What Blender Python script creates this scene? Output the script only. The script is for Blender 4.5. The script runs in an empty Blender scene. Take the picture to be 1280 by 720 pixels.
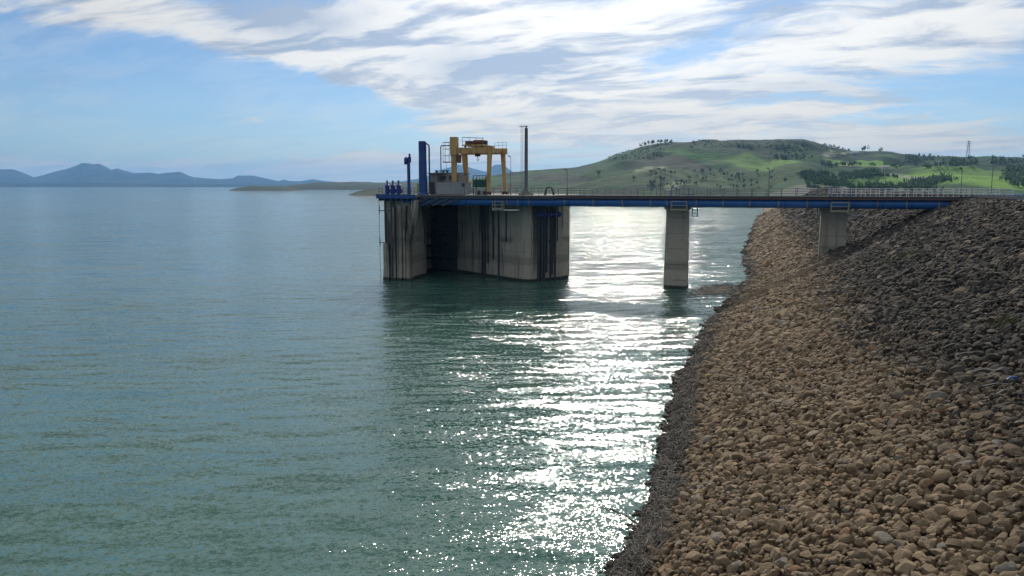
import bpy, bmesh, math, random
import numpy as np
from mathutils import Vector, Matrix

random.seed(7)
rng = np.random.default_rng(11)
R = math.radians
SC = bpy.context.scene
COL = SC.collection

# ------------------------------------------------------------------ camera
CAM_H = 15.6
F_PX = 960.0
YAW = R(18.2)                       # camera looks 18.2 degrees left of the dam axis (+Y)
PITCH = math.atan(128 / F_PX)
cd = bpy.data.cameras.new('camera')
cd.sensor_width = 36.0
cd.lens = 36.0 * F_PX / 1280.0
cd.clip_start = 0.2
cd.clip_end = 60000
cam = bpy.data.objects.new('camera', cd)
COL.objects.link(cam)
cam.location = (0, 0, CAM_H)
cam.rotation_euler = (math.pi / 2 - PITCH, 0, YAW)
SC.camera = cam

SUN_AZ = R(-11.0)                   # measured from +Y towards +X
SUN_EL = R(31.0)
SUN_DIR = Vector((math.sin(SUN_AZ) * math.cos(SUN_EL), math.cos(SUN_AZ) * math.cos(SUN_EL), math.sin(SUN_EL)))

SC.view_settings.view_transform = 'Standard'
SC.view_settings.look = 'None'
SC.view_settings.gamma = 1
SC.view_settings.exposure = 0.35
SC.view_settings.use_curve_mapping = False
SC.cycles.max_bounces = 6
SC.cycles.diffuse_bounces = 2
SC.cycles.glossy_bounces = 3
SC.cycles.transmission_bounces = 2
SC.cycles.volume_bounces = 0
SC.cycles.use_denoising = True
SC.cycles.sample_clamp_indirect = 6


# ------------------------------------------------------------------ node helper
class NB:
    """small helper to write node maths"""
    def __init__(self, nt):
        self.nt = nt

    def node(self, t, **kw):
        n = self.nt.nodes.new(t)
        for k, v in kw.items():
            setattr(n, k, v)
        return n

    def put(self, sock, v):
        if v is None:
            return
        if isinstance(v, bpy.types.NodeSocket):
            self.nt.links.new(v, sock)
        else:
            if hasattr(sock, 'default_value'):
                if sock.type == 'RGBA' and len(v) == 3:
                    v = (*v, 1)
                sock.default_value = v

    def m(self, op, a, b=None, c=None, clamp=False):
        n = self.node('ShaderNodeMath', operation=op, use_clamp=clamp)
        for i, v in enumerate((a, b, c)):
            self.put(n.inputs[i], v)
        return n.outputs[0]

    def v(self, op, a, b=None, scale=None):
        n = self.node('ShaderNodeVectorMath', operation=op)
        self.put(n.inputs[0], a)
        self.put(n.inputs[1], b)
        if scale is not None:
            self.put(n.inputs['Scale'], scale)
        return n.outputs['Value'] if op in ('DOT_PRODUCT', 'LENGTH') else n.outputs[0]

    def sep(self, v):
        n = self.node('ShaderNodeSeparateXYZ')
        self.put(n.inputs[0], v)
        return n.outputs

    def comb(self, x, y, z):
        n = self.node('ShaderNodeCombineXYZ')
        for i, v in enumerate((x, y, z)):
            self.put(n.inputs[i], v)
        return n.outputs[0]

    def noise(self, vec, scale, detail=4, rough=0.5, dist=0.0, color=False, dim='3D'):
        n = self.node('ShaderNodeTexNoise', noise_dimensions=dim)
        self.put(n.inputs['Vector'], vec)
        self.put(n.inputs['Scale'], scale)
        self.put(n.inputs['Detail'], detail)
        self.put(n.inputs['Roughness'], rough)
        self.put(n.inputs['Distortion'], dist)
        return n.outputs['Color'] if color else n.outputs['Fac']

    def ss(self, v, lo, hi):
        n = self.node('ShaderNodeMapRange', interpolation_type='SMOOTHSTEP')
        self.put(n.inputs['Value'], v)
        self.put(n.inputs['From Min'], lo)
        self.put(n.inputs['From Max'], hi)
        return n.outputs[0]

    def lerp(self, v, lo, hi, a, b):
        n = self.node('ShaderNodeMapRange')
        self.put(n.inputs['Value'], v)
        self.put(n.inputs['From Min'], lo)
        self.put(n.inputs['From Max'], hi)
        self.put(n.inputs['To Min'], a)
        self.put(n.inputs['To Max'], b)
        return n.outputs[0]

    def mix(self, f, a, b, mode='MIX'):
        n = self.node('ShaderNodeMix', data_type='RGBA', blend_type=mode)
        self.put(n.inputs[0], f)
        self.put(n.inputs[6], a)
        self.put(n.inputs[7], b)
        return n.outputs[2]

    def mapping(self, vec, scale=(1, 1, 1), rot=(0, 0, 0), loc=(0, 0, 0)):
        n = self.node('ShaderNodeMapping')
        self.put(n.inputs[0], vec)
        n.inputs['Location'].default_value = loc
        n.inputs['Rotation'].default_value = rot
        n.inputs['Scale'].default_value = scale
        return n.outputs[0]


# ------------------------------------------------------------------ world: sky with clouds
SKY_STRENGTH = 0.075
w = bpy.data.worlds.new('World')
SC.world = w
w.use_nodes = True
nt = w.node_tree
nt.nodes.clear()
nb = NB(nt)
out = nb.node('ShaderNodeOutputWorld')
bg = nb.node('ShaderNodeBackground')
bg.inputs['Strength'].default_value = SKY_STRENGTH
nt.links.new(bg.outputs[0], out.inputs[0])
tc = nb.node('ShaderNodeTexCoord')
dirv = nb.v('NORMALIZE', tc.outputs['Generated'])
dx, dy, dz = nb.sep(dirv)
zc = nb.m('MAXIMUM', dz, 0.004)
sky_dir = nb.comb(dx, dy, zc)
sky = nb.node('ShaderNodeTexSky', sky_type='NISHITA')
sky.sun_disc = False
sky.sun_elevation = SUN_EL
sky.sun_rotation = SUN_AZ           # clockwise seen from above, from +Y
sky.altitude = 100
sky.air_density = 1.0
sky.dust_density = 0.4
sky.ozone_density = 3.0
nt.links.new(sky_dir, sky.inputs[0])
az = nb.m('MULTIPLY', nb.m('ARCTAN2', dx, dy), 57.29578)
el = nb.m('MULTIPLY', nb.m('ARCSINE', zc), 57.29578)
# cloud sheet: directions projected on a plane overhead
zp = nb.m('ADD', zc, 0.15)
px = nb.m('DIVIDE', dx, zp)
py = nb.m('DIVIDE', dy, zp)
pl = nb.comb(px, py, 0)
pl2 = nb.mapping(pl, scale=(0.9, 1.25, 1), rot=(0, 0, R(14)))
warp = nb.v('SCALE', nb.v('SUBTRACT', nb.noise(pl2, 0.9, 3, color=True), (0.5, 0.5, 0.5)), scale=0.9)
plw = nb.v('ADD', pl2, warp)
n1 = nb.noise(plw, 1.7, 10, 0.6)
n2 = nb.noise(nb.mapping(plw, scale=(0.75, 1.3, 1), rot=(0, 0, R(-20))), 3.4, 9, 0.62)
nn = nb.m('ADD', nb.m('MULTIPLY', n1, 0.52), nb.m('MULTIPLY', n2, 0.48))
nn = nb.m('ADD', nb.m('MULTIPLY', nb.m('SUBTRACT', nn, 0.5), 1.7), 0.5)
# (azimuth, elevation, half width, half height, tilt deg, amount): where the sheet is thick or open
CL = [
    (-50.0, 11.3, 6.0, 1.3, -6, 0.30),
    (-40.0, 10.7, 8.0, 1.15, -14, 0.32),
    (-31.5, 9.0, 4.0, 1.0, -10, 0.34),
    (-33.0, 11.8, 4.2, 1.3, 0, 0.28),
    (-27.0, 9.4, 5.5, 2.0, -10, 0.33),
    (-26.5, 7.4, 4.0, 0.35, 3, 0.26),
    (-15.0, 11.4, 9.5, 3.0, 0, 0.46),
    (-16.5, 7.2, 6.5, 1.3, 0, 0.30),
    (-10.0, 6.4, 12.0, 1.6, 3, 0.33),
    (6.5, 10.0, 10.5, 2.0, 5, 0.46),
    (-6.0, 3.8, 15.0, 1.5, 0, 0.36),
    (-27.0, 1.7, 9.0, 0.8, 2, 0.36),
    (-37.0, 4.5, 4.5, 0.22, -3, 0.30),
    (-43.0, 4.1, 1.0, 0.35, -20, 0.26),
    (12.0, 2.5, 9.0, 0.8, 0, 0.36),
    (4.5, 5.3, 2.2, 0.35, 0, 0.30),
    (-4.8, 9.2, 3.4, 1.2, 10, -0.44),
    (13.5, 5.4, 6.0, 1.3, 0, -0.26),
    (-45.0, 6.3, 11.0, 2.6, -4, -0.42),
    (-33.0, 5.6, 5.5, 1.5, -6, -0.18),
    (-43.0, 3.0, 14.0, 0.8, 0, -0.12),
    (-45.0, 1.2, 16.0, 0.8, 0, 0.22),
]
cov = None
wz = nb.sep(nb.v('SCALE', nb.v('SUBTRACT', nb.noise(nb.comb(az, nb.m('MULTIPLY', el, 2.2), 0), 0.13, 4, 0.6, color=True), (0.5, 0.5, 0.5)), scale=1.0))
azw = nb.m('ADD', az, nb.m('MULTIPLY', wz[0], 9.0))
elw = nb.m('ADD', el, nb.m('MULTIPLY', wz[1], 2.6))
for (a0, e0, ra, re, tilt, amp) in CL:
    ct, st = math.cos(R(tilt)), math.sin(R(tilt))
    da = nb.m('SUBTRACT', azw, a0)
    de = nb.m('SUBTRACT', elw, e0)
    u = nb.m('DIVIDE', nb.m('ADD', nb.m('MULTIPLY', da, ct), nb.m('MULTIPLY', de, st)), ra)
    v = nb.m('DIVIDE', nb.m('SUBTRACT', nb.m('MULTIPLY', de, ct), nb.m('MULTIPLY', da, st)), re)
    q = nb.m('ADD', nb.m('MULTIPLY', u, u), nb.m('MULTIPLY', v, v))
    g = nb.m('MULTIPLY', nb.m('EXPONENT', nb.m('MULTIPLY', q, -0.7)), amp)
    cov = g if cov is None else nb.m('ADD', cov, g)
# the sheet thickens overhead, as at the top of the view
cov = nb.m('ADD', cov, nb.m('MULTIPLY', nb.ss(el, 10.0, 20.0), 0.27))
dens = nb.m('ADD', nn, cov)
mask = nb.ss(dens, 0.46, 0.86)
thick = nb.ss(dens, 0.70, 1.02)
sund = nb.v('DOT_PRODUCT', dirv, tuple(SUN_DIR))
glow = nb.ss(sund, 0.75, 0.99)
# thin sheet lit through from behind: white; thick parts blue grey; near the horizon cream
shade = nb.ss(nb.noise(nb.mapping(plw, loc=(3.1, 1.7, 0), scale=(0.8, 1.3, 1)), 2.3, 7, 0.6), 0.44, 0.64)
K = 1.0 / SKY_STRENGTH
white = (0.73 * K, 0.71 * K, 0.665 * K)
cream = (0.72 * K, 0.65 * K, 0.545 * K)
grey = (0.21 * K, 0.285 * K, 0.41 * K)
hor = nb.ss(el, 9.0, 3.0)
ccol = nb.mix(hor, white, cream)
for (a0, e0, ra, re, amp) in [(-33.0, 11.7, 4.0, 1.3, 1.0), (-20.0, 8.6, 4.4, 1.1, 0.9), (-36.5, 12.2, 3.0, 0.8, 0.5), (-9.0, 4.6, 9.0, 0.6, 0.4), (-14.0, 2.6, 7.0, 0.4, 0.5), (2.0, 6.6, 6.0, 0.6, 0.45)]:
    da = nb.m('DIVIDE', nb.m('SUBTRACT', azw, a0), ra)
    de = nb.m('DIVIDE', nb.m('SUBTRACT', elw, e0), re)
    g = nb.m('EXPONENT', nb.m('MULTIPLY', nb.m('ADD', nb.m('MULTIPLY', da, da), nb.m('MULTIPLY', de, de)), -0.8))
    shade = nb.m('ADD', shade, nb.m('MULTIPLY', g, amp))
shade = nb.m('MINIMUM', shade, 1.0)
ccol = nb.mix(nb.m('MULTIPLY', shade, nb.m('SUBTRACT', 0.80, nb.m('MULTIPLY', hor, 0.35))), ccol, grey)
gl = nb.m('ADD', nb.m('ADD', 0.88, nb.m('MULTIPLY', glow, 0.45)), nb.m('MULTIPLY', nb.ss(sund, 0.93, 1.0), 0.8))
ccol = nb.v('SCALE', ccol, scale=gl)
final = nb.mix(nb.m('MAXIMUM', nb.m('MULTIPLY', mask, 0.93), nb.m('MULTIPLY', nb.ss(nn, 0.2, 0.8), 0.26)), nb.v('MULTIPLY', sky.outputs[0], (0.58, 0.75, 0.94)), ccol)
nt.links.new(final, bg.inputs[0])

sd = bpy.data.lights.new('sun', 'SUN')
sd.energy = 2.6
sd.angle = R(0.5)
sd.color = (1.0, 0.94, 0.84)
sun = bpy.data.objects.new('sun', sd)
COL.objects.link(sun)
sun.location = (0, 0, 200)
sun.rotation_euler = (-SUN_DIR).to_track_quat('-Z', 'Y').to_euler()


# ------------------------------------------------------------------ materials
MATS = {}


def mat(name, fn):
    m = bpy.data.materials.new(name)
    m.use_nodes = True
    t = m.node_tree
    t.nodes.clear()
    b = NB(t)
    o = b.node('ShaderNodeOutputMaterial')
    p = b.node('ShaderNodeBsdfPrincipled')
    t.links.new(p.outputs[0], o.inputs[0])
    fn(b, p, o)
    MATS[name] = m
    return m


def bump(b, p, h, strength=0.5, dist=0.05):
    n = b.node('ShaderNodeBump')
    b.put(n.inputs['Height'], h)
    n.inputs['Strength'].default_value = strength
    n.inputs['Distance'].default_value = dist
    b.nt.links.new(n.outputs[0], p.inputs['Normal'])


def pos(b):
    return b.node('ShaderNodeNewGeometry').outputs['Position']


def paint(name, c, rough=0.5, metal=0.0, wear=0.35, wearcol=(0.10, 0.05, 0.03), sc=1.3):
    def f(b, p, o):
        P = pos(b)
        n = b.noise(b.mapping(P, scale=(1, 1, 0.35)), sc, 6, 0.65)
        fac = b.m('MULTIPLY', b.ss(n, 0.50, 0.72), wear)
        n2 = b.noise(P, 0.5, 3)
        base = b.mix(b.m('MULTIPLY', n2, 0.5), c, tuple(x * 0.55 for x in c))
        b.put(p.inputs['Base Color'], b.mix(fac, base, wearcol))
        p.inputs['Roughness'].default_value = rough
        p.inputs['Metallic'].default_value = metal
    return mat(name, f)


paint('blue_paint', (0.010, 0.055, 0.22), 0.38, wear=0.25)
paint('pipe_blue', (0.018, 0.13, 0.40), 0.4, wear=0.5, wearcol=(0.03, 0.05, 0.08))
paint('deep_blue', (0.010, 0.022, 0.20), 0.35, wear=0.2)
paint('crane_yellow', (0.56, 0.34, 0.12), 0.6, wear=0.8, wearcol=(0.13, 0.055, 0.02))
paint('dark_steel', (0.035, 0.04, 0.05), 0.5, wear=0.3)
paint('mast_grey', (0.10, 0.105, 0.115), 0.45, wear=0.2)
paint('white_paint', (0.70, 0.70, 0.68), 0.5, wear=0.45, wearcol=(0.2, 0.14, 0.09))
paint('clamp_grey', (0.22, 0.24, 0.26), 0.5, wear=0.4)
paint('cage_cream', (0.30, 0.28, 0.21), 0.55, wear=0.4)
paint('container_grey', (0.36, 0.38, 0.38), 0.55, wear=0.5, wearcol=(0.16, 0.13, 0.10))
paint('green_paint', (0.02, 0.085, 0.06), 0.5, wear=0.25)
paint('lime_paint', (0.26, 0.42, 0.10), 0.6, wear=0.3)
paint('rust', (0.16, 0.06, 0.03), 0.8, wear=0.4)
paint('galvanised', (0.28, 0.29, 0.30), 0.4, 0.6, wear=0.3)
paint('asphalt', (0.05, 0.05, 0.052), 0.9, wear=0.2, wearcol=(0.09, 0.085, 0.08))
paint('house_white', (0.62, 0.60, 0.56), 0.8, wear=0.2)
paint('roof_tile', (0.25, 0.12, 0.08), 0.8, wear=0.2)
paint('dark_glass', (0.015, 0.018, 0.022), 0.12, wear=0.0)
paint('porcelain', (0.6, 0.6, 0.58), 0.25, wear=0.1)
paint('litter_blue', (0.03, 0.12, 0.34), 0.4, wear=0.0)
paint('bleached', (0.48, 0.46, 0.42), 0.85, wear=0.3)
paint('bark', (0.08, 0.06, 0.045), 0.9, wear=0.2)


def concrete(name, base, dark, lo_stain, streak=0.8, tide=True):
    def f(b, p, o):
        P = pos(b)
        x, y, z = b.sep(P)
        g = b.noise(P, 0.35, 7, 0.6)
        g2 = b.noise(P, 2.5, 6, 0.65)
        c = b.mix(g, tuple(v * 0.72 for v in base), tuple(min(1, v * 1.22) for v in base))
        c = b.mix(b.m('MULTIPLY', b.ss(g2, 0.45, 0.75), 0.35), c, tuple(v * 0.55 for v in base))
        # run-off streaks: fine across, long down
        q = b.comb(b.m('MULTIPLY', b.m('ADD', x, b.m('MULTIPLY', y, 0.35)), 1.0), b.m('MULTIPLY', y, 0.3), b.m('MULTIPLY', z, 0.045))
        s1 = b.ss(b.noise(q, 0.8, 5, 0.65), 0.53, 0.59)
        s2 = b.ss(b.noise(q, 2.6, 3, 0.5), 0.55, 0.7)
        s = b.m('MAXIMUM', s1, b.m('MULTIPLY', s2, 0.6))
        fade = b.lerp(b.m('ADD', z, b.m('MULTIPLY', g, 5.0)), 0.5, 9.0, 0.25, 1.0)
        c = b.mix(b.m('MULTIPLY', b.m('MULTIPLY', s, fade), streak), c, dark)
        if tide:
            zz = b.m('ADD', z, b.m('MULTIPLY', b.m('SUBTRACT', g2, 0.5), 0.5))
            band = b.m('MULTIPLY', b.ss(zz, 2.6, 2.9), b.ss(zz, 4.6, 3.6))
            c = b.mix(b.m('MULTIPLY', band, 0.45), c, tuple(v * 0.3 for v in base))
            band2 = b.m('MULTIPLY', b.ss(zz, 6.0, 6.3), b.ss(zz, 7.4, 6.7))
            c = b.mix(b.m('MULTIPLY', b.m('MULTIPLY', band2, b.ss(g, 0.45, 0.6)), 0.55), c, lo_stain)
            wet = b.ss(zz, 0.55, 0.25)
            c = b.mix(wet, c, (0.03, 0.035, 0.025))
        # board marks of the formwork
        wv = b.node('ShaderNodeTexWave', wave_type='BANDS', bands_direction='Z')
        b.put(wv.inputs['Vector'], P)
        wv.inputs['Scale'].default_value = 2.1
        wv.inputs['Distortion'].default_value = 0.6
        wv.inputs['Detail'].default_value = 2
        c = b.mix(b.m('MULTIPLY', b.ss(wv.outputs['Fac'], 0.85, 1.0), 0.22), c, tuple(v * 0.4 for v in base))
        b.put(p.inputs['Base Color'], c)
        p.inputs['Roughness'].default_value = 0.9
        bump(b, p, b.m('ADD', g2, b.m('MULTIPLY', wv.outputs['Fac'], 0.15)), 0.5, 0.05)
    return mat(name, f)


concrete('tower_concrete', (0.42, 0.365, 0.285), (0.014, 0.014, 0.013), (0.05, 0.06, 0.06))
concrete('pier_concrete', (0.40, 0.355, 0.28), (0.07, 0.065, 0.055), (0.06, 0.07, 0.07), streak=0.35)
concrete('deck_concrete', (0.24, 0.23, 0.21), (0.05, 0.05, 0.045), (0.06, 0.06, 0.06), streak=0.4, tide=False)
concrete('building_concrete', (0.27, 0.25, 0.22), (0.06, 0.05, 0.045), (0.06, 0.06, 0.06), streak=0.7, tide=False)


def f_stone(b, p, o):
    g = b.node('ShaderNodeNewGeometry')
    P = g.outputs['Position']
    oi = b.node('ShaderNodeObjectInfo')
    rnd = b.m('FRACT', b.m('ADD', g.outputs['Random Per Island'], b.m('MULTIPLY', oi.outputs['Random'], 7.31)))
    rnd2 = b.m('FRACT', b.m('MULTIPLY', rnd, 17.77))
    x, y, z = b.sep(P)
    lo = b.noise(P, 0.09, 4, 0.6)
    # drawdown zone: ochre silt-stained stones below, weathered dark grey above the usual water level
    lvl = b.m('ADD', z, b.m('ADD', b.m('MULTIPLY', b.m('SUBTRACT', lo, 0.5), 3.2), b.m('MULTIPLY', b.m('SUBTRACT', rnd, 0.5), 2.2)))
    lvl = b.m('SUBTRACT', lvl, b.m('MULTIPLY', b.ss(y, 62.0, 26.0), 0.9))   # silt reaches higher towards the near end
    up = b.ss(lvl, 4.7, 6.4)
    br = b.mix(rnd, (0.160, 0.114, 0.068), (0.325, 0.240, 0.148))
    br = b.mix(b.ss(rnd2, 0.93, 0.98), br, (0.27, 0.165, 0.09))
    br = b.mix(b.ss(rnd2, 0.08, 0.04), br, (0.25, 0.22, 0.18))
    gr = b.mix(rnd, (0.018, 0.0165, 0.015), (0.088, 0.076, 0.061))
    gr = b.mix(b.ss(rnd2, 0.9, 0.96), gr, (0.20, 0.15, 0.10))
    c = b.mix(up, br, gr)
    # trash line by the water: darker, wet
    wl = b.m('ADD', z, b.m('MULTIPLY', b.m('SUBTRACT', b.noise(P, 0.5, 4), 0.5), 0.9))
    c = b.mix(b.m('MULTIPLY', b.ss(wl, 1.0, 0.5), 0.7), c, (0.075, 0.068, 0.058))
    c = b.mix(b.ss(z, 0.22, 0.05), c, (0.018, 0.017, 0.014))
    n = b.noise(P, 7.0, 8, 0.68)
    c = b.mix(b.m('MULTIPLY', b.ss(n, 0.5, 0.3), 0.55), c, b.v('SCALE', c, scale=0.45))
    c = b.mix(b.m('MULTIPLY', b.ss(n, 0.56, 0.75), 0.4), c, b.v('SCALE', c, scale=1.6))
    b.put(p.inputs['Base Color'], c)
    p.inputs['Roughness'].default_value = 0.92
    p.inputs['Specular IOR Level'].default_value = 0.25
    bump(b, p, b.m('ADD', n, b.m('MULTIPLY', b.noise(P, 22.0, 5, 0.6), 0.35)), 1.0, 0.10)


mat('stone', f_stone)


def f_fill(b, p, o):
    P = pos(b)
    x, y, z = b.sep(P)
    vor = b.node('ShaderNodeTexVoronoi', feature='F1')
    b.put(vor.inputs['Vector'], P)
    vor.inputs['Scale'].default_value = 1.3
    vc = b.sep(vor.outputs['Color'])
    lo = b.noise(P, 0.09, 4, 0.6)
    up = b.ss(b.m('ADD', b.m('SUBTRACT', z, b.m('MULTIPLY', b.ss(y, 62.0, 26.0), 0.9)), b.m('MULTIPLY', b.m('SUBTRACT', lo, 0.5), 3.2)), 4.6, 6.8)
    c = b.mix(up, b.mix(vc[0], (0.13, 0.09, 0.055), (0.27, 0.19, 0.115)), b.mix(vc[0], (0.045, 0.043, 0.04), (0.12, 0.113, 0.10)))
    c = b.mix(b.ss(z, 0.3, 0.05), c, (0.018, 0.017, 0.014))
    b.put(p.inputs['Base Color'], c)
    p.inputs['Roughness'].default_value = 0.95
    bump(b, p, b.m('MULTIPLY', vor.outputs['Distance'], -1.0), 1.0, 0.5)


mat('fill', f_fill)


def f_twig(b, p, o):
    g = b.node('ShaderNodeNewGeometry')
    r = g.outputs['Random Per Island']
    c = b.mix(b.m('POWER', r, 1.6), (0.035, 0.028, 0.022), (0.30, 0.27, 0.23))
    b.put(p.inputs['Base Color'], c)
    p.inputs['Roughness'].default_value = 0.85


mat('twig', f_twig)


def f_water(b, p, o):
    g = b.node('ShaderNodeNewGeometry')
    P = g.outputs['Position']
    rot = b.mapping(P, rot=(0, 0, R(-22)))
    # wind waves: crests roughly across the reservoir, three sizes, plus gust patches
    gust = b.noise(P, 0.012, 3, 0.5)
    amp = b.lerp(gust, 0.3, 0.7, 0.65, 1.2)
    half = (0.5, 0.5, 0.5)
    def slope(sc, stretch, det, k, loc):
        c = b.noise(b.mapping(rot, scale=(stretch, 1, 1), loc=loc), sc, det, 0.55, 0.2, color=True)
        return b.v('SCALE', b.v('SUBTRACT', c, half), scale=k)
    s = b.v('ADD', slope(0.2, 0.16, 2, 0.40, (0, 0, 0)), slope(0.62, 0.34, 2, 0.58, (5, 3, 1)))
    s = b.v('ADD', s, slope(3.4, 0.75, 2, 0.85, (9, 1, 4)))
    s = b.v('ADD', s, slope(9.5, 0.8, 2, 1.0, (2, 7, 4)))
    s = b.v('SCALE', s, scale=amp)
    sx, sy, sz = b.sep(s)
    for ang, wl_, k in ((-14, 1.7, 0.06), (-33, 2.9, 0.06), (-24, 0.85, 0.04)):
        wv = b.node('ShaderNodeTexWave', wave_type='BANDS', bands_direction='Y')
        b.put(wv.inputs['Vector'], b.mapping(P, rot=(0, 0, R(ang))))
        wv.inputs['Scale'].default_value = 2 * math.pi / (20 * wl_)
        wv.inputs['Distortion'].default_value = 8.0
        wv.inputs['Detail'].default_value = 2.0
        wv.inputs['Detail Scale'].default_value = 0.9
        sy = b.m('ADD', sy, b.m('MULTIPLY', b.m('MULTIPLY', b.m('SUBTRACT', wv.outputs['Fac'], 0.5), 2 * k), amp))
    nrm = b.v('NORMALIZE', b.comb(b.m('MULTIPLY', sx, 0.95), sy, 1.0))
    b.nt.links.new(nrm, p.inputs['Normal'])
    c = b.mix(b.noise(P, 0.02, 3), (0.042, 0.100, 0.078), (0.054, 0.124, 0.098))
    b.put(p.inputs['Base Color'], c)
    p.inputs['Roughness'].default_value = 0.06
    p.inputs['IOR'].default_value = 1.333
    p.inputs['Specular IOR Level'].default_value = 0.5


mat('water', f_water)


def f_hill(b, p, o):
    a = b.node('ShaderNodeAttribute', attribute_name='land')
    P = pos(b)
    n = b.noise(P, 0.03, 8, 0.65)
    n2 = b.noise(P, 0.12, 5, 0.6)
    c = b.mix(b.m('MULTIPLY', b.ss(n, 0.56, 0.7), 0.5), a.outputs['Color'], (0.030, 0.042, 0.018))
    c = b.mix(b.m('MULTIPLY', b.ss(n2, 0.62, 0.72), 0.6), c, (0.020, 0.032, 0.014))
    b.put(p.inputs['Base Color'], c)
    p.inputs['Roughness'].default_value = 0.95
    p.inputs['Specular IOR Level'].default_value = 0.1
    bump(b, p, n2, 1.0, 3.0)


mat('hill', f_hill)


def f_mount(b, p, o):
    n = b.noise(pos(b), 0.002, 8, 0.6)
    b.put(p.inputs['Base Color'], b.mix(b.ss(n, 0.4, 0.65), (0.03, 0.045, 0.035), (0.08, 0.08, 0.06)))
    p.inputs['Roughness'].default_value = 1.0
    p.inputs['Specular IOR Level'].default_value = 0.0


mat('mountain', f_mount)


def leafmat(name, c0, c1):
    def f(b, p, o):
        g = b.node('ShaderNodeNewGeometry')
        n = b.noise(g.outputs['Position'], 0.35, 4)
        r = g.outputs['Random Per Island']
        b.put(p.inputs['Base Color'], b.mix(b.m('ADD', b.m('MULTIPLY', r, 0.6), b.m('MULTIPLY', n, 0.4)), c0, c1))
        p.inputs['Roughness'].default_value = 0.8
        p.inputs['Specular IOR Level'].default_value = 0.2
    return mat(name, f)


leafmat('leaf', (0.04, 0.07, 0.032), (0.085, 0.125, 0.05))
leafmat('wood_leaf', (0.045, 0.088, 0.035), (0.095, 0.15, 0.055))
leafmat('grass', (0.06, 0.075, 0.02), (0.14, 0.15, 0.05))


# ------------------------------------------------------------------ mesh helpers
class MB:
    def __init__(self):
        self.v = []
        self.f = []

    def add(self, vs, fs):
        k = len(self.v)
        self.v += [tuple(q) for q in vs]
        self.f += [tuple(i + k for i in q) for q in fs]
        return self

    def box(self, x0, x1, y0, y1, z0, z1):
        return self.hexa([(x0, y0, z0), (x1, y0, z0), (x1, y1, z0), (x0, y1, z0)], [(x0, y0, z1), (x1, y0, z1), (x1, y1, z1), (x0, y1, z1)])

    def hexa(self, lo, hi):
        n = len(lo)
        fs = [tuple(range(n - 1, -1, -1)), tuple(range(n, 2 * n))]
        fs += [(i, (i + 1) % n, n + (i + 1) % n, n + i) for i in range(n)]
        return self.add(list(lo) + list(hi), fs)

    def prism(self, poly, z0, z1, top=None):
        return self.hexa([(x, y, z0) for x, y in poly], [(x, y, z1) for x, y in (top or poly)])

    def tube(self, a, b, r0, r1=None, n=10, cap=True):
        a, b = Vector(a), Vector(b)
        r1 = r0 if r1 is None else r1
        d = (b - a).normalized()
        u = d.orthogonal().normalized()
        w_ = d.cross(u)
        lo, hi = [], []
        for i in range(n):
            t = 2 * math.pi * i / n
            e = u * math.cos(t) + w_ * math.sin(t)
            lo.append(a + e * r0)
            hi.append(b + e * r1)
        fs = [(i, (i + 1) % n, n + (i + 1) % n, n + i) for i in range(n)]
        if cap:
            fs += [tuple(range(n - 1, -1, -1)), tuple(range(n, 2 * n))]
        return self.add(lo + hi, fs)

    def bar(self, a, b, wd, ht=None):
        """rectangular bar from a to b, wd across, ht high"""
        ht = ht or wd
        a, b = Vector(a), Vector(b)
        d = (b - a).normalized()
        up = Vector((0, 0, 1)) if abs(d.z) < 0.95 else Vector((0, 1, 0))
        s = d.cross(up).normalized() * wd / 2
        t = s.cross(d).normalized() * ht / 2
        lo = [a - s - t, a + s - t, a + s + t, a - s + t]
        hi = [b - s - t, b + s - t, b + s + t, b - s + t]
        return self.hexa(lo, hi)

    def path(self, pts, r, n=10):
        pts = [Vector(q) for q in pts]
        rings = []
        u = None
        for i, q in enumerate(pts):
            d = (pts[min(i + 1, len(pts) - 1)] - pts[max(i - 1, 0)]).normalized()
            if u is None:
                u = d.orthogonal().normalized()
            u = (u - d * u.dot(d)).normalized()
            w_ = d.cross(u)
            rings.append([q + (u * math.cos(2 * math.pi * k / n) + w_ * math.sin(2 * math.pi * k / n)) * r for k in range(n)])
        vs = [q for rg in rings for q in rg]
        fs = []
        for i in range(len(pts) - 1):
            for k in range(n):
                fs.append((i * n + k, i * n + (k + 1) % n, (i + 1) * n + (k + 1) % n, (i + 1) * n + k))
        fs += [tuple(range(n - 1, -1, -1)), tuple(range((len(pts) - 1) * n, len(pts) * n))]
        return self.add(vs, fs)

    def lathe(self, c, prof, n=16):
        """prof: (radius, z) from bottom up around the vertical through c"""
        vs, fs = [], []
        for (r, z) in prof:
            for k in range(n):
                t = 2 * math.pi * k / n
                vs.append((c[0] + r * math.cos(t), c[1] + r * math.sin(t), z))
        for i in range(len(prof) - 1):
            for k in range(n):
                fs.append((i * n + k, i * n + (k + 1) % n, (i + 1) * n + (k + 1) % n, (i + 1) * n + k))
        fs += [tuple(range(n - 1, -1, -1)), tuple(range((len(prof) - 1) * n, len(prof) * n))]
        return self.add(vs, fs)

    def mesh(self, name):
        me = bpy.data.meshes.new(name)
        me.from_pydata(self.v, [], self.f)
        me.update()
        return me

    def build(self, name, m, parent=None, bevel=0.0, smooth=None):
        me = self.mesh(name)
        if bevel or smooth is not None:
            bm = bmesh.new()
            bm.from_mesh(me)
            bmesh.ops.recalc_face_normals(bm, faces=bm.faces)
            if bevel:
                bmesh.ops.bevel(bm, geom=bm.edges[:], offset=bevel, segments=1, affect='EDGES', profile=0.5)
            bm.to_mesh(me)
            bm.free()
        me.materials.append(MATS[m])
        if smooth is not None:
            me.shade_smooth()
            me.set_sharp_from_angle(angle=R(smooth))
        return link(name, me, parent)


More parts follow.
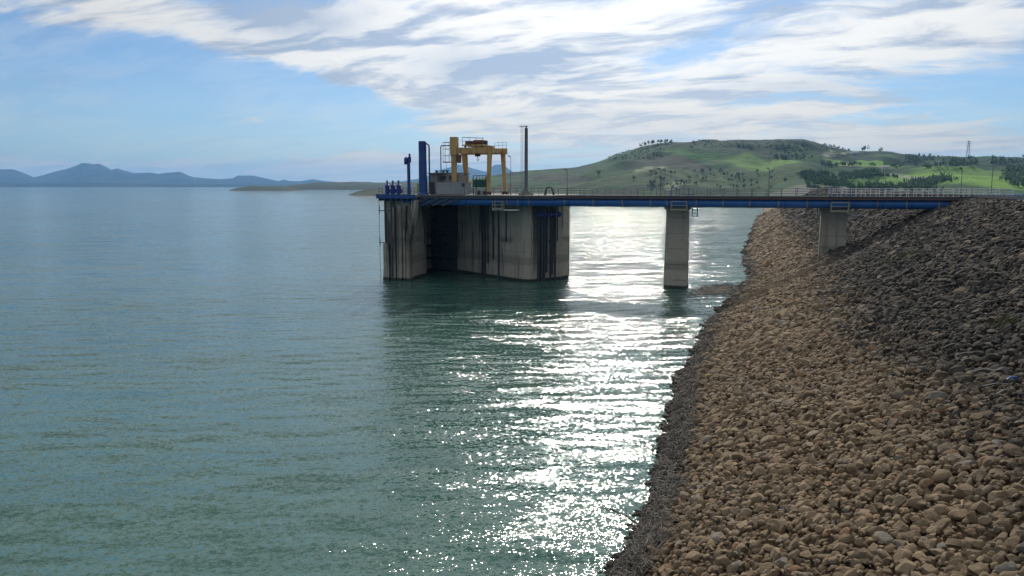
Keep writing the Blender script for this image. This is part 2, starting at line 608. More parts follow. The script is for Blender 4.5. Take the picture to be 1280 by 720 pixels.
def link(name, me, parent=None):
    o = bpy.data.objects.new(name, me)
    COL.objects.link(o)
    if parent is not None:
        o.parent = parent
        b = base_of(parent)
        o.matrix_parent_inverse = Matrix.Translation(-b)
    return o


def base_of(o):
    v = Vector((0, 0, 0))
    while o is not None:
        v = v + o.location
        if o.parent is not None:
            v = v + o.matrix_parent_inverse.translation
        o = o.parent
    return v


def thing(name, label, cat, loc, group=None):
    o = bpy.data.objects.new(name, None)
    COL.objects.link(o)
    o.location = loc
    o.empty_display_size = 0.3
    return tag(o, label, cat, group)


def tag(o, label, cat=None, group=None, kind=None):
    o['label'] = label
    if cat:
        o['category'] = cat
    if group:
        o['group'] = group
    if kind:
        o['kind'] = kind
    return o


def struct(o):
    o['kind'] = 'structure'
    return o


def dup(root, delta, label, group=None):
    """copy of a thing with its parts and sub-parts, moved by delta"""
    def cp(src, parent):
        c = src.copy()
        COL.objects.link(c)
        c.parent = parent
        for ch in list(src.children):
            cp(ch, c)
        return c
    r = cp(root, None)
    r.location = Vector(root.location) + Vector(delta)
    r['label'] = label
    if group:
        r['group'] = group
    return r


# numpy value noise
def _hash(ix, iy, seed):
    h = (ix.astype(np.int64) * 374761393 + iy.astype(np.int64) * 668265263 + seed * 974634777) & 0xFFFFFFFF
    h = ((h ^ (h >> 13)) * 1274126177) & 0xFFFFFFFF
    h = h ^ (h >> 16)
    return (h & 0xFFFF) / 65535.0


def vnoise(x, y, seed=0):
    x = np.asarray(x, float); y = np.asarray(y, float)
    ix = np.floor(x); iy = np.floor(y)
    fx = x - ix; fy = y - iy
    fx = fx * fx * (3 - 2 * fx); fy = fy * fy * (3 - 2 * fy)
    a = _hash(ix, iy, seed); b_ = _hash(ix + 1, iy, seed)
    c = _hash(ix, iy + 1, seed); d = _hash(ix + 1, iy + 1, seed)
    return (a * (1 - fx) + b_ * fx) * (1 - fy) + (c * (1 - fx) + d * fx) * fy


def fbm(x, y, oct=5, seed=0, gain=0.5):
    s = 0; a = 1; t = 0
    for i in range(oct):
        s = s + a * vnoise(np.asarray(x) * 2 ** i, np.asarray(y) * 2 ** i, seed + i * 17)
        t += a
        a *= gain
    return s / t


def grid_mesh(name, X, Y, Z):
    """X,Y,Z 2-D arrays"""
    n, m_ = X.shape
    vs = np.stack([X, Y, Z], -1).reshape(-1, 3)
    i = np.arange(n * m_).reshape(n, m_)
    q = np.stack([i[:-1, :-1], i[1:, :-1], i[1:, 1:], i[:-1, 1:]], -1).reshape(-1, 4)
    return np_mesh(name, vs, q)


def np_mesh(name, vs, faces):
    me = bpy.data.meshes.new(name)
    nv, (nf, k) = len(vs), faces.shape
    me.vertices.add(nv)
    me.vertices.foreach_set('co', np.ascontiguousarray(vs, np.float32).ravel())
    me.loops.add(nf * k)
    me.loops.foreach_set('vertex_index', np.ascontiguousarray(faces, np.int32).ravel())
    me.polygons.add(nf)
    me.polygons.foreach_set('loop_start', np.arange(0, nf * k, k, dtype=np.int32))
    me.update(calc_edges=True)
    me.validate()
    return me


def project(Pw):
    """world points (n,3) -> photo pixels (1280x720) and depth, only used to find which stones show largest"""
    X, Y, Z = Pw[:, 0], Pw[:, 1], Pw[:, 2]
    f = -X * math.sin(YAW) + Y * math.cos(YAW)
    r = X * math.cos(YAW) + Y * math.sin(YAW)
    d = CAM_H - Z
    zf = f * math.cos(PITCH) + d * math.sin(PITCH)
    dyy = -f * math.sin(PITCH) + d * math.cos(PITCH)
    zf = np.where(zf < 0.5, 0.5, zf)
    return 640 + F_PX * r / zf, 360 + F_PX * dyy / zf, zf


# ------------------------------------------------------------------ reservoir water
RW = 16500.0
me = bpy.data.meshes.new('water')
nseg = 96
vs = [(0, 0, 0)] + [(RW * math.cos(2 * math.pi * k / nseg), RW * math.sin(2 * math.pi * k / nseg), 0) for k in range(nseg)]
me.from_pydata(vs, [], [(0, 1 + k, 1 + (k + 1) % nseg) for k in range(nseg)])
me.materials.append(MATS['water'])
struct(link('water', me))['label'] = 'green rippled reservoir water with sun glitter'

# ------------------------------------------------------------------ dam embankment
SL = 13.6 / 28.7
CREST_X, CREST_Z = 24.9, 13.7
ys_k = np.array([-80, 20, 45, 60, 75, 90, 105, 118, 135, 150, 170, 195, 230, 300, 400, 540, 800])
xs_k = np.array([-4.6, -4.8, -5.0, -5.4, -5.8, -5.6, -4.4, -3.0, -2.0, -2.4, -3.2, -4.0, -3.2, -3.0, -2.4, -1.8, -2])


def shore_x(y):
    return np.interp(y, ys_k, xs_k) + (fbm(np.asarray(y) / 7.0, np.asarray(y) * 0, 4, 5) - 0.5) * 1.6


def slope_z(x, y):
    """surface of the upstream face"""
    xs = shore_x(y)
    t = np.clip((x - xs) / (CREST_X - xs), -2, 1.0)
    z = t * CREST_Z
    return z + (fbm(np.asarray(x) / 5.0, np.asarray(y) / 5.0, 3, 9) - 0.5) * 0.5


DAM_END = 760.0
gy = np.concatenate([np.arange(-60, 140, 1.0), np.arange(140, 400, 3.0), np.arange(400, DAM_END + 1, 10.0)])
gx = np.concatenate([np.arange(-23, -8, 3.0), np.arange(-8, CREST_X + 0.01, 0.8), [CREST_X]])
GX, GY = np.meshgrid(gx, gy)
GZ = slope_z(GX, GY) - 0.30
me = grid_mesh('embankment', GX, GY, GZ)
me.materials.append(MATS['fill'])
emb = struct(link('embankment', me))
emb['label'] = 'rockfill dam face, ochre stones below and dark grey stones above'

# crest road with kerbs and the downstream shoulder
b = MB()
b.box(CREST_X - 0.3, CREST_X + 9.5, -60, DAM_END, 9.0, 13.66)
b.hexa([(CREST_X + 9.5, -60, 0), (CREST_X + 45, -60, 0), (CREST_X + 45, DAM_END, 0), (CREST_X + 9.5, DAM_END, 0)],
       [(CREST_X + 9.5, -60, 13.5), (CREST_X + 9.6, -60, 13.5), (CREST_X + 9.6, DAM_END, 13.5), (CREST_X + 9.5, DAM_END, 13.5)])
struct(b.build('dam_crest', 'fill'))
b = MB()
b.box(CREST_X + 1.6, CREST_X + 8.0, -60, DAM_END, 13.66, 13.70)
road = struct(b.build('crest_road', 'asphalt'))
for sgn, xk in ((0, CREST_X + 1.3), (1, CREST_X + 8.003)):
    b = MB()
    b.box(xk, xk + 0.297, -60, DAM_END, 13.5, 13.82)
    b.build('kerb', 'deck_concrete', road, bevel=0.02)


# ------------------------------------------------------------------ stones
def ico(sub, seed, cut=9, rough=0.13):
    bm = bmesh.new()
    bmesh.ops.create_icosphere(bm, subdivisions=sub, radius=1.0)
    r_ = random.Random(seed)
    V = np.array([q.co[:] for q in bm.verts])
    Fc = np.array([[q.index for q in f.verts] for f in bm.faces])
    bm.free()
    # planar facets of broken rock, softened
    for k in range(cut):
        d = np.array([r_.gauss(0, 1), r_.gauss(0, 1), r_.gauss(0, 0.8)])
        d /= np.linalg.norm(d)
        lim = r_.uniform(0.44, 0.82)
        e = V @ d - lim
        V = V - np.outer(np.clip(e, 0, None) * 0.95, d)
    a = r_.uniform(0, 99)
    nz = fbm(V[:, 0] * 1.3 + a + V[:, 2] * 0.7, V[:, 1] * 1.3 - V[:, 2] * 0.9 + a, 3, seed)
    V = V * (1 + (nz - 0.5) * 2 * rough)[:, None]
    return V.astype(np.float32), Fc.astype(np.int32)


T3 = [ico(3, 100 + i) for i in range(14)]
T2 = [ico(2, 200 + i) for i in range(14)]
T1 = [ico(1, 300 + i, 2, 0.12) for i in range(8)]


def scatter(y0, y1, sp, size, sig):
    """jittered positions on the face: arrays of x, y, radius"""
    yy = np.arange(y0, y1, sp)
    xx = np.arange(-9.0, CREST_X + 0.8, sp * 0.9)
    A, B = np.meshgrid(xx, yy)
    A = A + (np.arange(len(yy)) % 2)[:, None] * sp * 0.45
    A = A.ravel() + rng.uniform(-0.42, 0.42, A.size) * sp
    B = B.ravel() + rng.uniform(-0.42, 0.42, B.size) * sp
    rad = size * np.exp(rng.normal(0, sig, A.size))
    k = A > shore_x(B) - 1.8
    return A[k], B[k], rad[k]


parts = []
for (y0, y1, sp, size, sig, lod) in [(8, 24, 0.245, 0.138, 0.42, 3), (24, 38, 0.25, 0.142, 0.42, 2), (38, 60, 0.295, 0.17, 0.40, 2), (60, 95, 0.40, 0.235, 0.36, 2),
                                     (95, 140, 0.52, 0.31, 0.34, 1), (140, 220, 0.85, 0.5, 0.3, 1), (220, 420, 1.5, 0.85, 0.3, 1)]:
    A, B, rad = scatter(y0, y1, sp, size, sig)
    n = len(A)
    Z = slope_z(A, B)
    pts = np.stack([A, B, Z], 1)
    u_, v_, zf = project(pts)
    f = -A * math.sin(YAW) + B * math.cos(YAW)
    mx = 6.0 / np.maximum(zf, 1) * F_PX           # a few metres of stones beyond the frame
    keep = (f > 2) & (u_ > -mx) & (u_ < 1280 + mx) & (v_ < 720 + mx)
    # larger boulders here and there
    big = rng.random(n) < 0.03
    rad = np.where(big, rad * 1.5, rad)
    rad = np.minimum(rad, size * 2.1)
    sc = np.stack([rad * rng.uniform(0.85, 1.45, n), rad * rng.uniform(0.8, 1.25, n), rad * rng.uniform(0.58, 0.95, n)], 1)
    yaw = rng.uniform(0, 2 * np.pi, n)
    tx = rng.normal(0, 0.22, n)
    ty = -math.atan(SL) + rng.normal(0, 0.25, n)
    parts.append(dict(p=pts[keep], s=sc[keep], yaw=yaw[keep], tx=tx[keep], ty=ty[keep], lod=np.full(keep.sum(), lod)))
ST = {k: np.concatenate([q[k] for q in parts]) for k in parts[0]}
NS = len(ST['p'])
ST['p'][:, 2] += rng.normal(0.0, 0.06, NS) + 0.02


def rotmats(yaw, tx, ty):
    c, s = np.cos(yaw), np.sin(yaw)
    z = np.zeros_like(c); o = np.ones_like(c)
    Rz = np.stack([c, -s, z, s, c, z, z, z, o], 1).reshape(-1, 3, 3)
    c, s = np.cos(tx), np.sin(tx)
    Rx = np.stack([o, z, z, z, c, -s, z, s, c], 1).reshape(-1, 3, 3)
    c, s = np.cos(ty), np.sin(ty)
    Ry = np.stack([c, z, s, z, o, z, -s, z, c], 1).reshape(-1, 3, 3)
    return np.einsum('nij,njk,nkl->nil', Ry, Rx, Rz)


RM = rotmats(ST['yaw'], ST['tx'], ST['ty'])
u_, v_, zf = project(ST['p'])
show = (ST['s'][:, 0] * ST['s'][:, 1]) / zf ** 2
rp = ST['s'][:, 0] / zf * F_PX
inside = (u_ > rp) & (u_ < 1280 - rp) & (v_ < 720 - rp * 0.6) & (ST['p'][:, 2] > 0.7)
order = np.argsort(-(show * inside))
top300 = set(order[:300].tolist())

tmpl = []
for V, Fc in T3:
    me = np_mesh('stone', V, Fc)
    me.materials.append(MATS['stone'])
    me.shade_smooth()
    me.set_sharp_from_angle(angle=R(28))
    tmpl.append(me)
pick = rng.integers(0, 1000, NS)
for i in sorted(top300):
    o = bpy.data.objects.new('stone', tmpl[pick[i] % len(tmpl)])
    M = Matrix(RM[i].tolist()).to_4x4() @ Matrix.Diagonal((*ST['s'][i].tolist(), 1))
    o.matrix_world = Matrix.Translation(ST['p'][i].tolist()) @ M
    COL.objects.link(o)
    o.parent = emb
allV, allF, off = [], [], 0
rest = np.array([i for i in range(NS) if i not in top300])
for lod, T in ((3, T3), (2, T2), (1, T1)):
    for t, (V, Fc) in enumerate(T):
        ids = rest[(ST['lod'][rest] == lod) & (pick[rest] % len(T) == t)]
        if not len(ids):
            continue
        W = np.einsum('nij,nvj->nvi', RM[ids], V[None] * ST['s'][ids][:, None, :]) + ST['p'][ids][:, None, :]
        nv = len(V)
        FF = Fc[None] + (np.arange(len(ids)) * nv)[:, None, None] + off
        allV.append(W.reshape(-1, 3)); allF.append(FF.reshape(-1, 3))
        off += len(ids) * nv
me = np_mesh('stone_fill', np.concatenate(allV), np.concatenate(allF))
me.materials.append(MATS['stone'])
me.shade_smooth()
me.set_sharp_from_angle(angle=R(28))
sf = link('stone_fill', me, emb)
sf['kind'] = 'stuff'
print('bands', [(len(q['p']), q['lod'][0]) for q in parts])
print('stones', NS, 'tris', len(me.polygons))


# ------------------------------------------------------------------ drift line of twigs and dry reeds along the water
def sticks(name, n, yr, zr, lr, rr, matname, lift=0.12, tilt=0.25, flow=0.5):
    yv = yr[0] * (yr[1] / yr[0]) ** rng.random(n)
    edge = 0.45 + 1.1 * fbm(yv / 2.3, yv * 0, 3, 44)
    zz = zr[0] + (zr[1] - zr[0]) * edge * rng.random(n) ** 0.8
    zz = np.where(fbm(yv / 0.9, zz * 3.0, 3, 71) > 0.40, zz, zz * 0.35)
    xs = shore_x(yv)
    xv = xs + zz * (CREST_X - xs) / CREST_Z + rng.normal(0, 0.12, n)
    zb = np.maximum(slope_z(xv, yv), 0.0) + 0.08 + rng.uniform(0, lift, n)
    ang = np.where(rng.random(n) < flow, np.pi / 2 + rng.normal(0, 0.5, n), rng.uniform(0, np.pi, n))
    L = rng.uniform(*lr, n)
    til = rng.normal(0, tilt, n)
    d = np.stack([np.cos(ang) * np.cos(til), np.sin(ang) * np.cos(til), np.sin(til) + np.cos(ang) * SL * 0.8], 1)
    a = np.stack([xv, yv, zb], 1) - d * L[:, None] / 2
    m_ = np.stack([xv, yv, zb + L * rng.uniform(0.0, 0.12, n)], 1)
    e = np.stack([xv, yv, zb], 1) + d * L[:, None] / 2
    r = rng.uniform(*rr, n)
    side = np.stack([-np.sin(ang), np.cos(ang), np.zeros(n)], 1)
    up = np.stack([np.zeros(n), np.zeros(n), np.ones(n)], 1)
    ring = lambda c, k: [c + side * (r * k)[:, None], c - side * (r * k * 0.5)[:, None] + up * (r * k * 0.87)[:, None], c - side * (r * k * 0.5)[:, None] - up * (r * k * 0.87)[:, None]]
    V = np.stack(ring(a, 1.0) + ring(m_, 0.85) + ring(e, 0.35), 1)
    base = []
    for s0 in (0, 3):
        for k in range(3):
            base.append((s0 + k, s0 + (k + 1) % 3, s0 + 3 + (k + 1) % 3, s0 + 3 + k))
    FF = np.array(base)[None] + (np.arange(n) * 9)[:, None, None]
    me = np_mesh(name, V.reshape(-1, 3), FF.reshape(-1, 4))
    me.materials.append(MATS[matname])
    return link(name, me)


o = sticks('driftwood_litter', 15000, (20, 230), (0.0, 0.72), (0.25, 1.2), (0.008, 0.02), 'twig', lift=0.3)
tag(o, 'grey mat of dry reeds and twigs washed up along the shore', 'driftwood', kind='stuff')


# ------------------------------------------------------------------ intake tower
TW = thing('intake_tower', 'streaked concrete intake tower standing in the water', 'tower', (-46, 126, -3))
POLY = [(-60.2, 116.0), (-55.8, 116.0), (-56.1, 122.6), (-58.6, 122.8), (-58.6, 136.8), (-52.8, 136.8), (-53.0, 129.4),
        (-47.4, 125.7), (-37.5, 119.2), (-36.2, 119.2), (-35.2, 120.2), (-32.3, 124.6), (-31.6, 127.5), (-33.0, 132.0), (-38.0, 137.5), (-50.0, 139.5), (-60.2, 136)]


def inset(poly, d):
    n = len(poly)
    res = []
    for i in range(n):
        a, p0, c = Vector(poly[i - 1]), Vector(poly[i]), Vector(poly[(i + 1) % n])
        e1, e2 = (p0 - a).normalized(), (c - p0).normalized()
        n1, n2 = Vector((-e1.y, e1.x)), Vector((-e2.y, e2.x))
        bs = (n1 + n2)
        bs = bs / max(0.4, bs.length_squared) * 2
        res.append(tuple(p0 + bs * d))
    return res


MB().prism(inset(POLY, 0.1), -3, 13.3).build('core', 'tower_concrete', TW)
lz = [0.35, 2.55, 4.75, 6.95, 9.15, 11.35, 13.45]
MB().prism(inset(POLY, 0.9), -3, 0.35, POLY).build('footing', 'tower_concrete', TW)
for i in range(6):
    zt = lz[i + 1]
    d0 = 0.02 * (i % 2)
    MB().prism(inset(POLY, d0), lz[i] + 0.08, zt).build('concrete_lift', 'tower_concrete', TW)
# vertical ribs on the left block, two of them flaring outwards to carry the platform
for (x0, x1, zt, fl, y0) in [(-60.35, -59.35, 6.2, -0.35, 114.7), (-58.95, -58.1, 12.0, 0, 114.7), (-57.8, -56.95, 12.3, 0, 114.6), (-56.75, -56.35, 12.3, 0, 114.8), (-56.15, -55.45, 6.6, 0, 114.6)]:
    MB().prism([(x0, y0), (x1, y0), (x1, 116.1), (x0, 116.1)], 2.0, zt).prism([(x0 + fl, y0 - 0.1), (x1, y0 - 0.1), (x1, 116.1), (x0 + fl, 116.1)], -3, 1.997,
        [(x0, y0), (x1, y0), (x1, 116.1), (x0, 116.1)]).build('rib', 'tower_concrete', TW, bevel=0.04)
MB().hexa([(-56.15, 114.6, 6.603), (-55.45, 114.6, 6.603), (-55.45, 116.1, 6.603), (-56.15, 116.1, 6.603)],
          [(-54.9, 114.6, 13.3), (-54.1, 114.6, 13.3), (-54.1, 116.1, 13.3), (-54.9, 116.1, 13.3)]).build('corbel', 'tower_concrete', TW, bevel=0.04)
MB().hexa([(-56.6, 121.2, 6.6), (-56.0, 121.2, 6.6), (-56.08, 122.57, 6.6), (-56.6, 122.57, 6.6)],
          [(-56.6, 121.2, 13.4), (-54.9, 121.2, 13.4), (-55.0, 122.57, 13.4), (-56.6, 122.57, 13.4)]).build('corbel', 'tower_concrete', TW)
for (x, y, r_, z1) in [(-59.9, 115.0, 0.22, 13.4), (-58.6, 114.45, 0.15, 13.4)]:
    MB().tube((x, y, 0.5 if r_ < 0.2 else 6.0), (x, y, z1), r_, n=12).build('riser_pipe', 'dark_steel', TW, smooth=40)
for z in (6.2, 11.5):
    MB().bar((-61.1, 114.8, z), (-59.0, 114.8, z), 0.12).bar((-60.9, 114.8, z - 0.6), (-60.9, 114.8, z + 0.9), 0.06).build('bracket', 'dark_steel', TW)
MB().tube((-60.95, 114.75, -1), (-60.95, 114.75, 13.4), 0.035, n=6).build('guide_cable', 'dark_steel', TW)
# drain pipes down the long wall: points along (-47.4,126)-(-37.5,119.2)


def wall_pt(t, off=0.14):
    a, c = Vector((-47.4, 125.7)), Vector((-37.5, 119.2))
    nrm = Vector((c.y - a.y, -(c.x - a.x))).normalized()
    return a + (c - a) * t + nrm * off


for t, r_, z0 in [(0.10, 0.17, 0.4), (0.165, 0.2, -0.5), (0.235, 0.15, 2.3), (0.36, 0.13, 3.2), (0.49, 0.14, -0.5), (0.66, 0.1, 6.4)]:
    q = wall_pt(t, r_ + 0.03)
    MB().tube((q.x, q.y, z0), (q.x, q.y, 13.4), r_, n=8).build('drain_pipe', 'dark_steel', TW, smooth=40)
# dark panel and bars added as shade in the bay left of the long wall
BAY_SHADE = MB().box(-58.5, -53.05, 130.2, 130.5, -3, 13.3).build('bay_shade_panel', 'dark_steel', TW)
for k in range(14):
    MB().box(-58.3 + k * 0.39, -58.18 + k * 0.39, 129.9, 130.197, -3, 13.2).build('bar', 'dark_steel', BAY_SHADE)
for z in (1.5, 4.5, 7.5, 10.5):
    MB().box(-58.5, -53.1, 129.72, 129.897, z, z + 0.18).build('cross_bar', 'dark_steel', BAY_SHADE)
# right face: manifold and dark riser pipes
a0, a1 = Vector((-35.2, 120.2)), Vector((-32.3, 124.6))
nr = Vector((a1.y - a0.y, -(a1.x - a0.x))).normalized()


def face_pt(t, off):
    return a0 + (a1 - a0) * t + nr * off


for t, r_, z0 in [(0.03, 0.2, -1), (0.14, 0.26, -1), (0.25, 0.22, -1), (0.36, 0.17, 1.4), (0.52, 0.15, -1), (0.60, 0.12, 1.0), (0.72, 0.14, -1), (0.82, 0.08, 6.5)]:
    q = face_pt(t, r_ + 0.05)
    MB().tube((q.x, q.y, z0), (q.x, q.y, 13.4), r_, n=10).build('riser_pipe', 'dark_steel', TW, smooth=40)
q0, q1 = face_pt(-0.12, 0.6), face_pt(0.9, 0.6)
MB().tube((q0.x, q0.y, 10.9), (q1.x, q1.y, 10.9), 0.24, n=12).tube((q0.x, q0.y, 12.3), (q1.x, q1.y, 12.3), 0.16, n=10).build('manifold', 'blue_paint', TW, smooth=40)
for i in range(5):
    q = face_pt(0.0 + i * 0.2, 0.6)
    MB().tube((q.x, q.y, 10.5), (q.x, q.y, 11.3), 0.33, n=12).build('valve', 'deep_blue', TW, smooth=40)
# working platform on top
PL = [(-61.1, 114.4), (-54.2, 114.4), (-54.2, 115.8), (-31.0, 115.8), (-31.0, 134), (-38, 139), (-50, 141), (-61.1, 138)]
MB().prism(PL, 13.62, 14.08).build('platform_slab', 'deck_concrete', TW, bevel=0.03)
MB().prism([(-61.2, 114.25), (-54.1, 114.25), (-54.1, 114.37), (-61.2, 114.37)], 13.5, 14.2).build('edge_beam', 'blue_paint', TW)
for k in range(7):
    x = -60.9 + k * 1.05
    MB().box(x, x + 0.14, 114.5, 120, 13.1, 13.58).build('floor_beam', 'blue_paint', TW)
for (xa, xb) in [(-55.2, -52.6), (-53.6, -50.6), (-51.8, -48.8), (-50.0, -47.0)]:
    MB().bar((xa, 115.7, 12.4), (xb, 115.7, 13.5), 0.2, 0.3).build('strut', 'dark_steel', TW)
MB().bar((-54.0, 115.65, 13.75), (-31.1, 115.65, 13.75), 0.2, 0.5).build('edge_beam', 'dark_steel', TW)


# inspection cage used at the tower and at the two piers
def cage(parent, x0, x1, y0, z0, z1, m='cage_cream', yb=117.1):
    b = MB()
    for x in (x0, x1):
        for y in (y0, yb):
            b.tube((x, y, z0), (x, y, z1), 0.055, n=6)
    for z in (z0 + 0.02, (z0 + z1) / 2, z1):
        b.tube((x0, y0, z), (x1, y0, z), 0.055, n=6)
        for x in (x0, x1):
            b.tube((x, y0, z), (x, yb, z), 0.05, n=6)
    b.build('cage_rail', m, parent)
    MB().box(x0 - 0.1, x1 + 0.1, y0 - 0.08, yb, z0 - 0.16, z0 - 0.02).build('cage_floor', m, parent)


IC = thing('inspection_cage', 'pale steel inspection cage hanging below the pipe on the tower wall', 'cage', (-40, 116, 11.6))
cage(IC, -41.0, -39.4, 114.8, 12.05, 13.1, yb=115.85)
MB().box(-41.2, -37.0, 115.2, 116.6, 11.7, 11.85).build('tray', 'white_paint', IC)
for x in (-40.9, -39.5):
    MB().bar((x, 114.9, 11.92), (x, 121.2, 11.92), 0.12).bar((x, 115.83, 11.98), (x, 115.83, 13.6), 0.07).build('hanger', 'cage_cream', IC)

# ------------------------------------------------------------------ bridge
BR = thing('access_bridge', 'long flat access bridge from the dam crest to the intake tower', 'bridge', (-3, 120, 12.6))
MB().box(-30.997, 31.5, 115.85, 122.3, 13.80, 14.06).build('deck_slab', 'deck_concrete', BR, bevel=0.02)
for y in (115.68, 122.3):
    MB().box(-30.9, 31.4, y, y + 0.167, 13.62, 14.12).build('fascia_beam', 'dark_steel', BR)
for y in (118.5, 121.0):
    MB().box(-32, 24.6, y, y + 0.5, 12.62, 13.797).build('girder', 'blue_paint', BR, bevel=0.02)
for k in range(15):
    x = -29 + k * 3.7
    MB().box(x, x + 0.25, 119.003, 120.997, 12.8, 13.5).build('cross_beam', 'dark_steel', BR)
MB().tube((-31, 115.6, 13.7), (24.5, 115.6, 13.7), 0.06, n=8).build('conduit', 'rust', BR)


def railing(parent, xa, xb, y, z0, step, m_post, m_rail, hh=1.1, rails=(1.1, 0.6), rp=0.035, mid=0.028):
    n = max(1, round((xb - xa) / step))
    proto = None
    for k in range(n + 1):
        x = xa + (xb - xa) * k / n
        if proto is None:
            proto = MB().tube((x, y, z0), (x, y, z0 + hh), rp, n=6).build('post', m_post, parent)
            x_first = x
        else:
            c = proto.copy()
            COL.objects.link(c)
            c.location.x = proto.location.x + (x - x_first)
    for hz in rails:
        MB().tube((xa, y, z0 + hz), (xb, y, z0 + hz), mid if hz < hh else rp, n=6).build('rail', m_rail, parent)


for y in (116.0, 122.1):
    railing(BR, -30.6, 8.2, y, 14.06, 2.0, 'dark_steel', 'galvanised', rails=(1.1, 0.75, 0.4))
# white barred panels on the shore half
pan = None
for k in range(12):
    x = 8.6 + k * 1.88
    for y in (116.0, 122.1):
        b = MB()
        x1 = x + 1.2
        for xx in (x, x1):
            b.tube((xx, y, 14.06), (xx, y, 15.2), 0.05, n=6)
        for z in (15.17, 14.85, 14.5):
            b.tube((x, y, z), (x1, y, z), 0.045, n=6)
        if pan is None:
            pan = b.build('railing_panel', 'white_paint', BR)
            x_pan, y_pan = x, y
        else:
            c = pan.copy()
            COL.objects.link(c)
            c.location = (x - x_pan, y - y_pan, 0)
for y in (116.0, 122.1):
    MB().tube((8.3, y, 14.3), (31.2, y, 14.3), 0.03, n=6).build('rail', 'dark_steel', BR)

# abutment
AB = thing('bridge_abutment', 'small pale concrete abutment where the bridge meets the rocks', 'abutment', (26, 120, 11))
MB().box(24.7, 27.2, 115.9, 122.4, 10.5, 13.6).build('seat_block', 'pier_concrete', AB, bevel=0.04)
MB().box(27.203, 28.0, 115.5, 123.0, 10.5, 13.61).build('wing_wall', 'pier_concrete', AB, bevel=0.04)


def pier(label, x0, x1, zb, group):
    P_ = thing('bridge_pier', label, 'pier', ((x0 + x1) / 2, 120, zb), group)
    zz = [zb, 1.2, 3.6, 6.0, 8.4, 10.8, 12.0]
    zz = [z for z in zz if z >= zb]
    if zz[0] != zb:
        zz = [zb] + zz
    for a, c in zip(zz[:-1], zz[1:]):
        k = 0.012 * (12 - a)
        k2 = 0.012 * (12 - c)
        f = lambda q: [(x0 - q, 118.9 - q), (x1 + q, 118.9 - q), (x1 + q, 121.3 + q), (x0 - q, 121.3 + q)]
        MB().prism(f(k), a + 0.04, c, f(k2)).build('concrete_lift', 'pier_concrete', P_, bevel=0.02)
    MB().box(x0 + 0.08, x1 - 0.08, 119.0, 121.2, zb, 12.0).build('core', 'pier_concrete', P_)
    MB().box(x0 - 0.25, x1 + 0.25, 118.3, 121.7, 12.003, 12.58).build('cap', 'pier_concrete', P_, bevel=0.03)
    return P_


P1 = pier('tall concrete bridge pier standing in the water', -14.35, -11.15, -4, 'bridge piers')
P2 = pier('shorter bridge pier standing on the stone slope', 7.6, 11.0, 2.2, 'bridge piers')
for x0, lab in ((-13.2, 'pale steel inspection cage under the bridge on the pier in the water'), (8.6, 'pale steel inspection cage under the bridge on the pier on the slope')):
    c_ = thing('inspection_cage', lab, 'cage', (x0 + 1, 116, 12))
    cage(c_, x0, x0 + 2.2, 114.7, 12.15, 13.3, yb=115.85)
    for x in (x0, x0 + 2.2):
        MB().bar((x, 114.8, 12.0), (x, 118.32, 12.0), 0.12).build('bracket', 'cage_cream', c_)
    b = MB()
    for x in (x0 - 0.1, x0 + 2.4):
        b.tube((x, 115.6, 13.3), (x, 115.6, 15.3), 0.05, n=6)
    b.tube((x0 - 0.1, 115.6, 15.3), (x0 + 0.6, 115.6, 15.3), 0.05, n=6)
    b.tube((x0 + 0.6, 115.6, 14.2), (x0 + 0.6, 115.6, 15.3), 0.05, n=6)
    b.bar((x0 + 0.9, 115.5, 14.3), (x0 + 3.3, 115.5, 14.3), 0.09)
    b.build('hatch_frame', 'blue_paint', c_)
    # ladder cage hanging beside the pier
    xl = x0 + 2.75
    b = MB()
    for dx_ in (0, 0.75):
        for dy_ in (0, 0.7):
            b.tube((xl + dx_, 118.2 + dy_, 11.0), (xl + dx_, 118.2 + dy_, 12.6), 0.045, n=6)
    for z in (11.05, 11.5, 12.0, 12.5):
        b.path([(xl, 118.2, z), (xl + 0.75, 118.2, z), (xl + 0.75, 118.9, z), (xl, 118.9, z)], 0.04, 6)
    b.build('ladder_cage', 'white_paint', c_)
LD = thing('ladder', 'rusty pipe ladder up the edge of the pier on the slope', 'ladder', (7.35, 118.6, 5))
for x in (7.05, 7.4):
    MB().tube((x, 118.55, 4.6), (x, 118.55, 12.6), 0.045, n=6).build('stile', 'cage_cream', LD)
for k in range(20):
    MB().tube((7.05, 118.55, 5 + k * 0.37), (7.4, 118.55, 5 + k * 0.37), 0.02, n=5).build('rung', 'cage_cream', LD)

# ------------------------------------------------------------------ blue pipeline under the deck edge
PP = thing('water_pipeline', 'blue water main slung along the near side of the bridge', 'pipe', (-15, 116.6, 13.1))
PY, PZ, PR = 116.62, 13.08, 0.66
joints = [-57.2, -51.5, -46.0, -40.5, -36.6, -29.0, -24.5, -20.0, -15.8, -9.1, -5.3, -1.6, 2.3, 6.1, 11.6, 15.1, 18.7, 22.6]
for a, c in zip(joints[:-1], joints[1:]):
    MB().tube((a + 0.06, PY, PZ), (c - 0.06, PY, PZ), PR, n=24).build('pipe_section', 'pipe_blue', PP, smooth=40)
for x in joints[1:]:
    MB().tube((x - 0.16, PY, PZ), (x - 0.062, PY, PZ), PR + 0.10, n=24).tube((x + 0.062, PY, PZ), (x + 0.16, PY, PZ), PR + 0.10, n=24).tube((x - 0.062, PY, PZ), (x + 0.062, PY, PZ), PR - 0.04, n=20).build('flange', 'pipe_blue', PP, smooth=40)
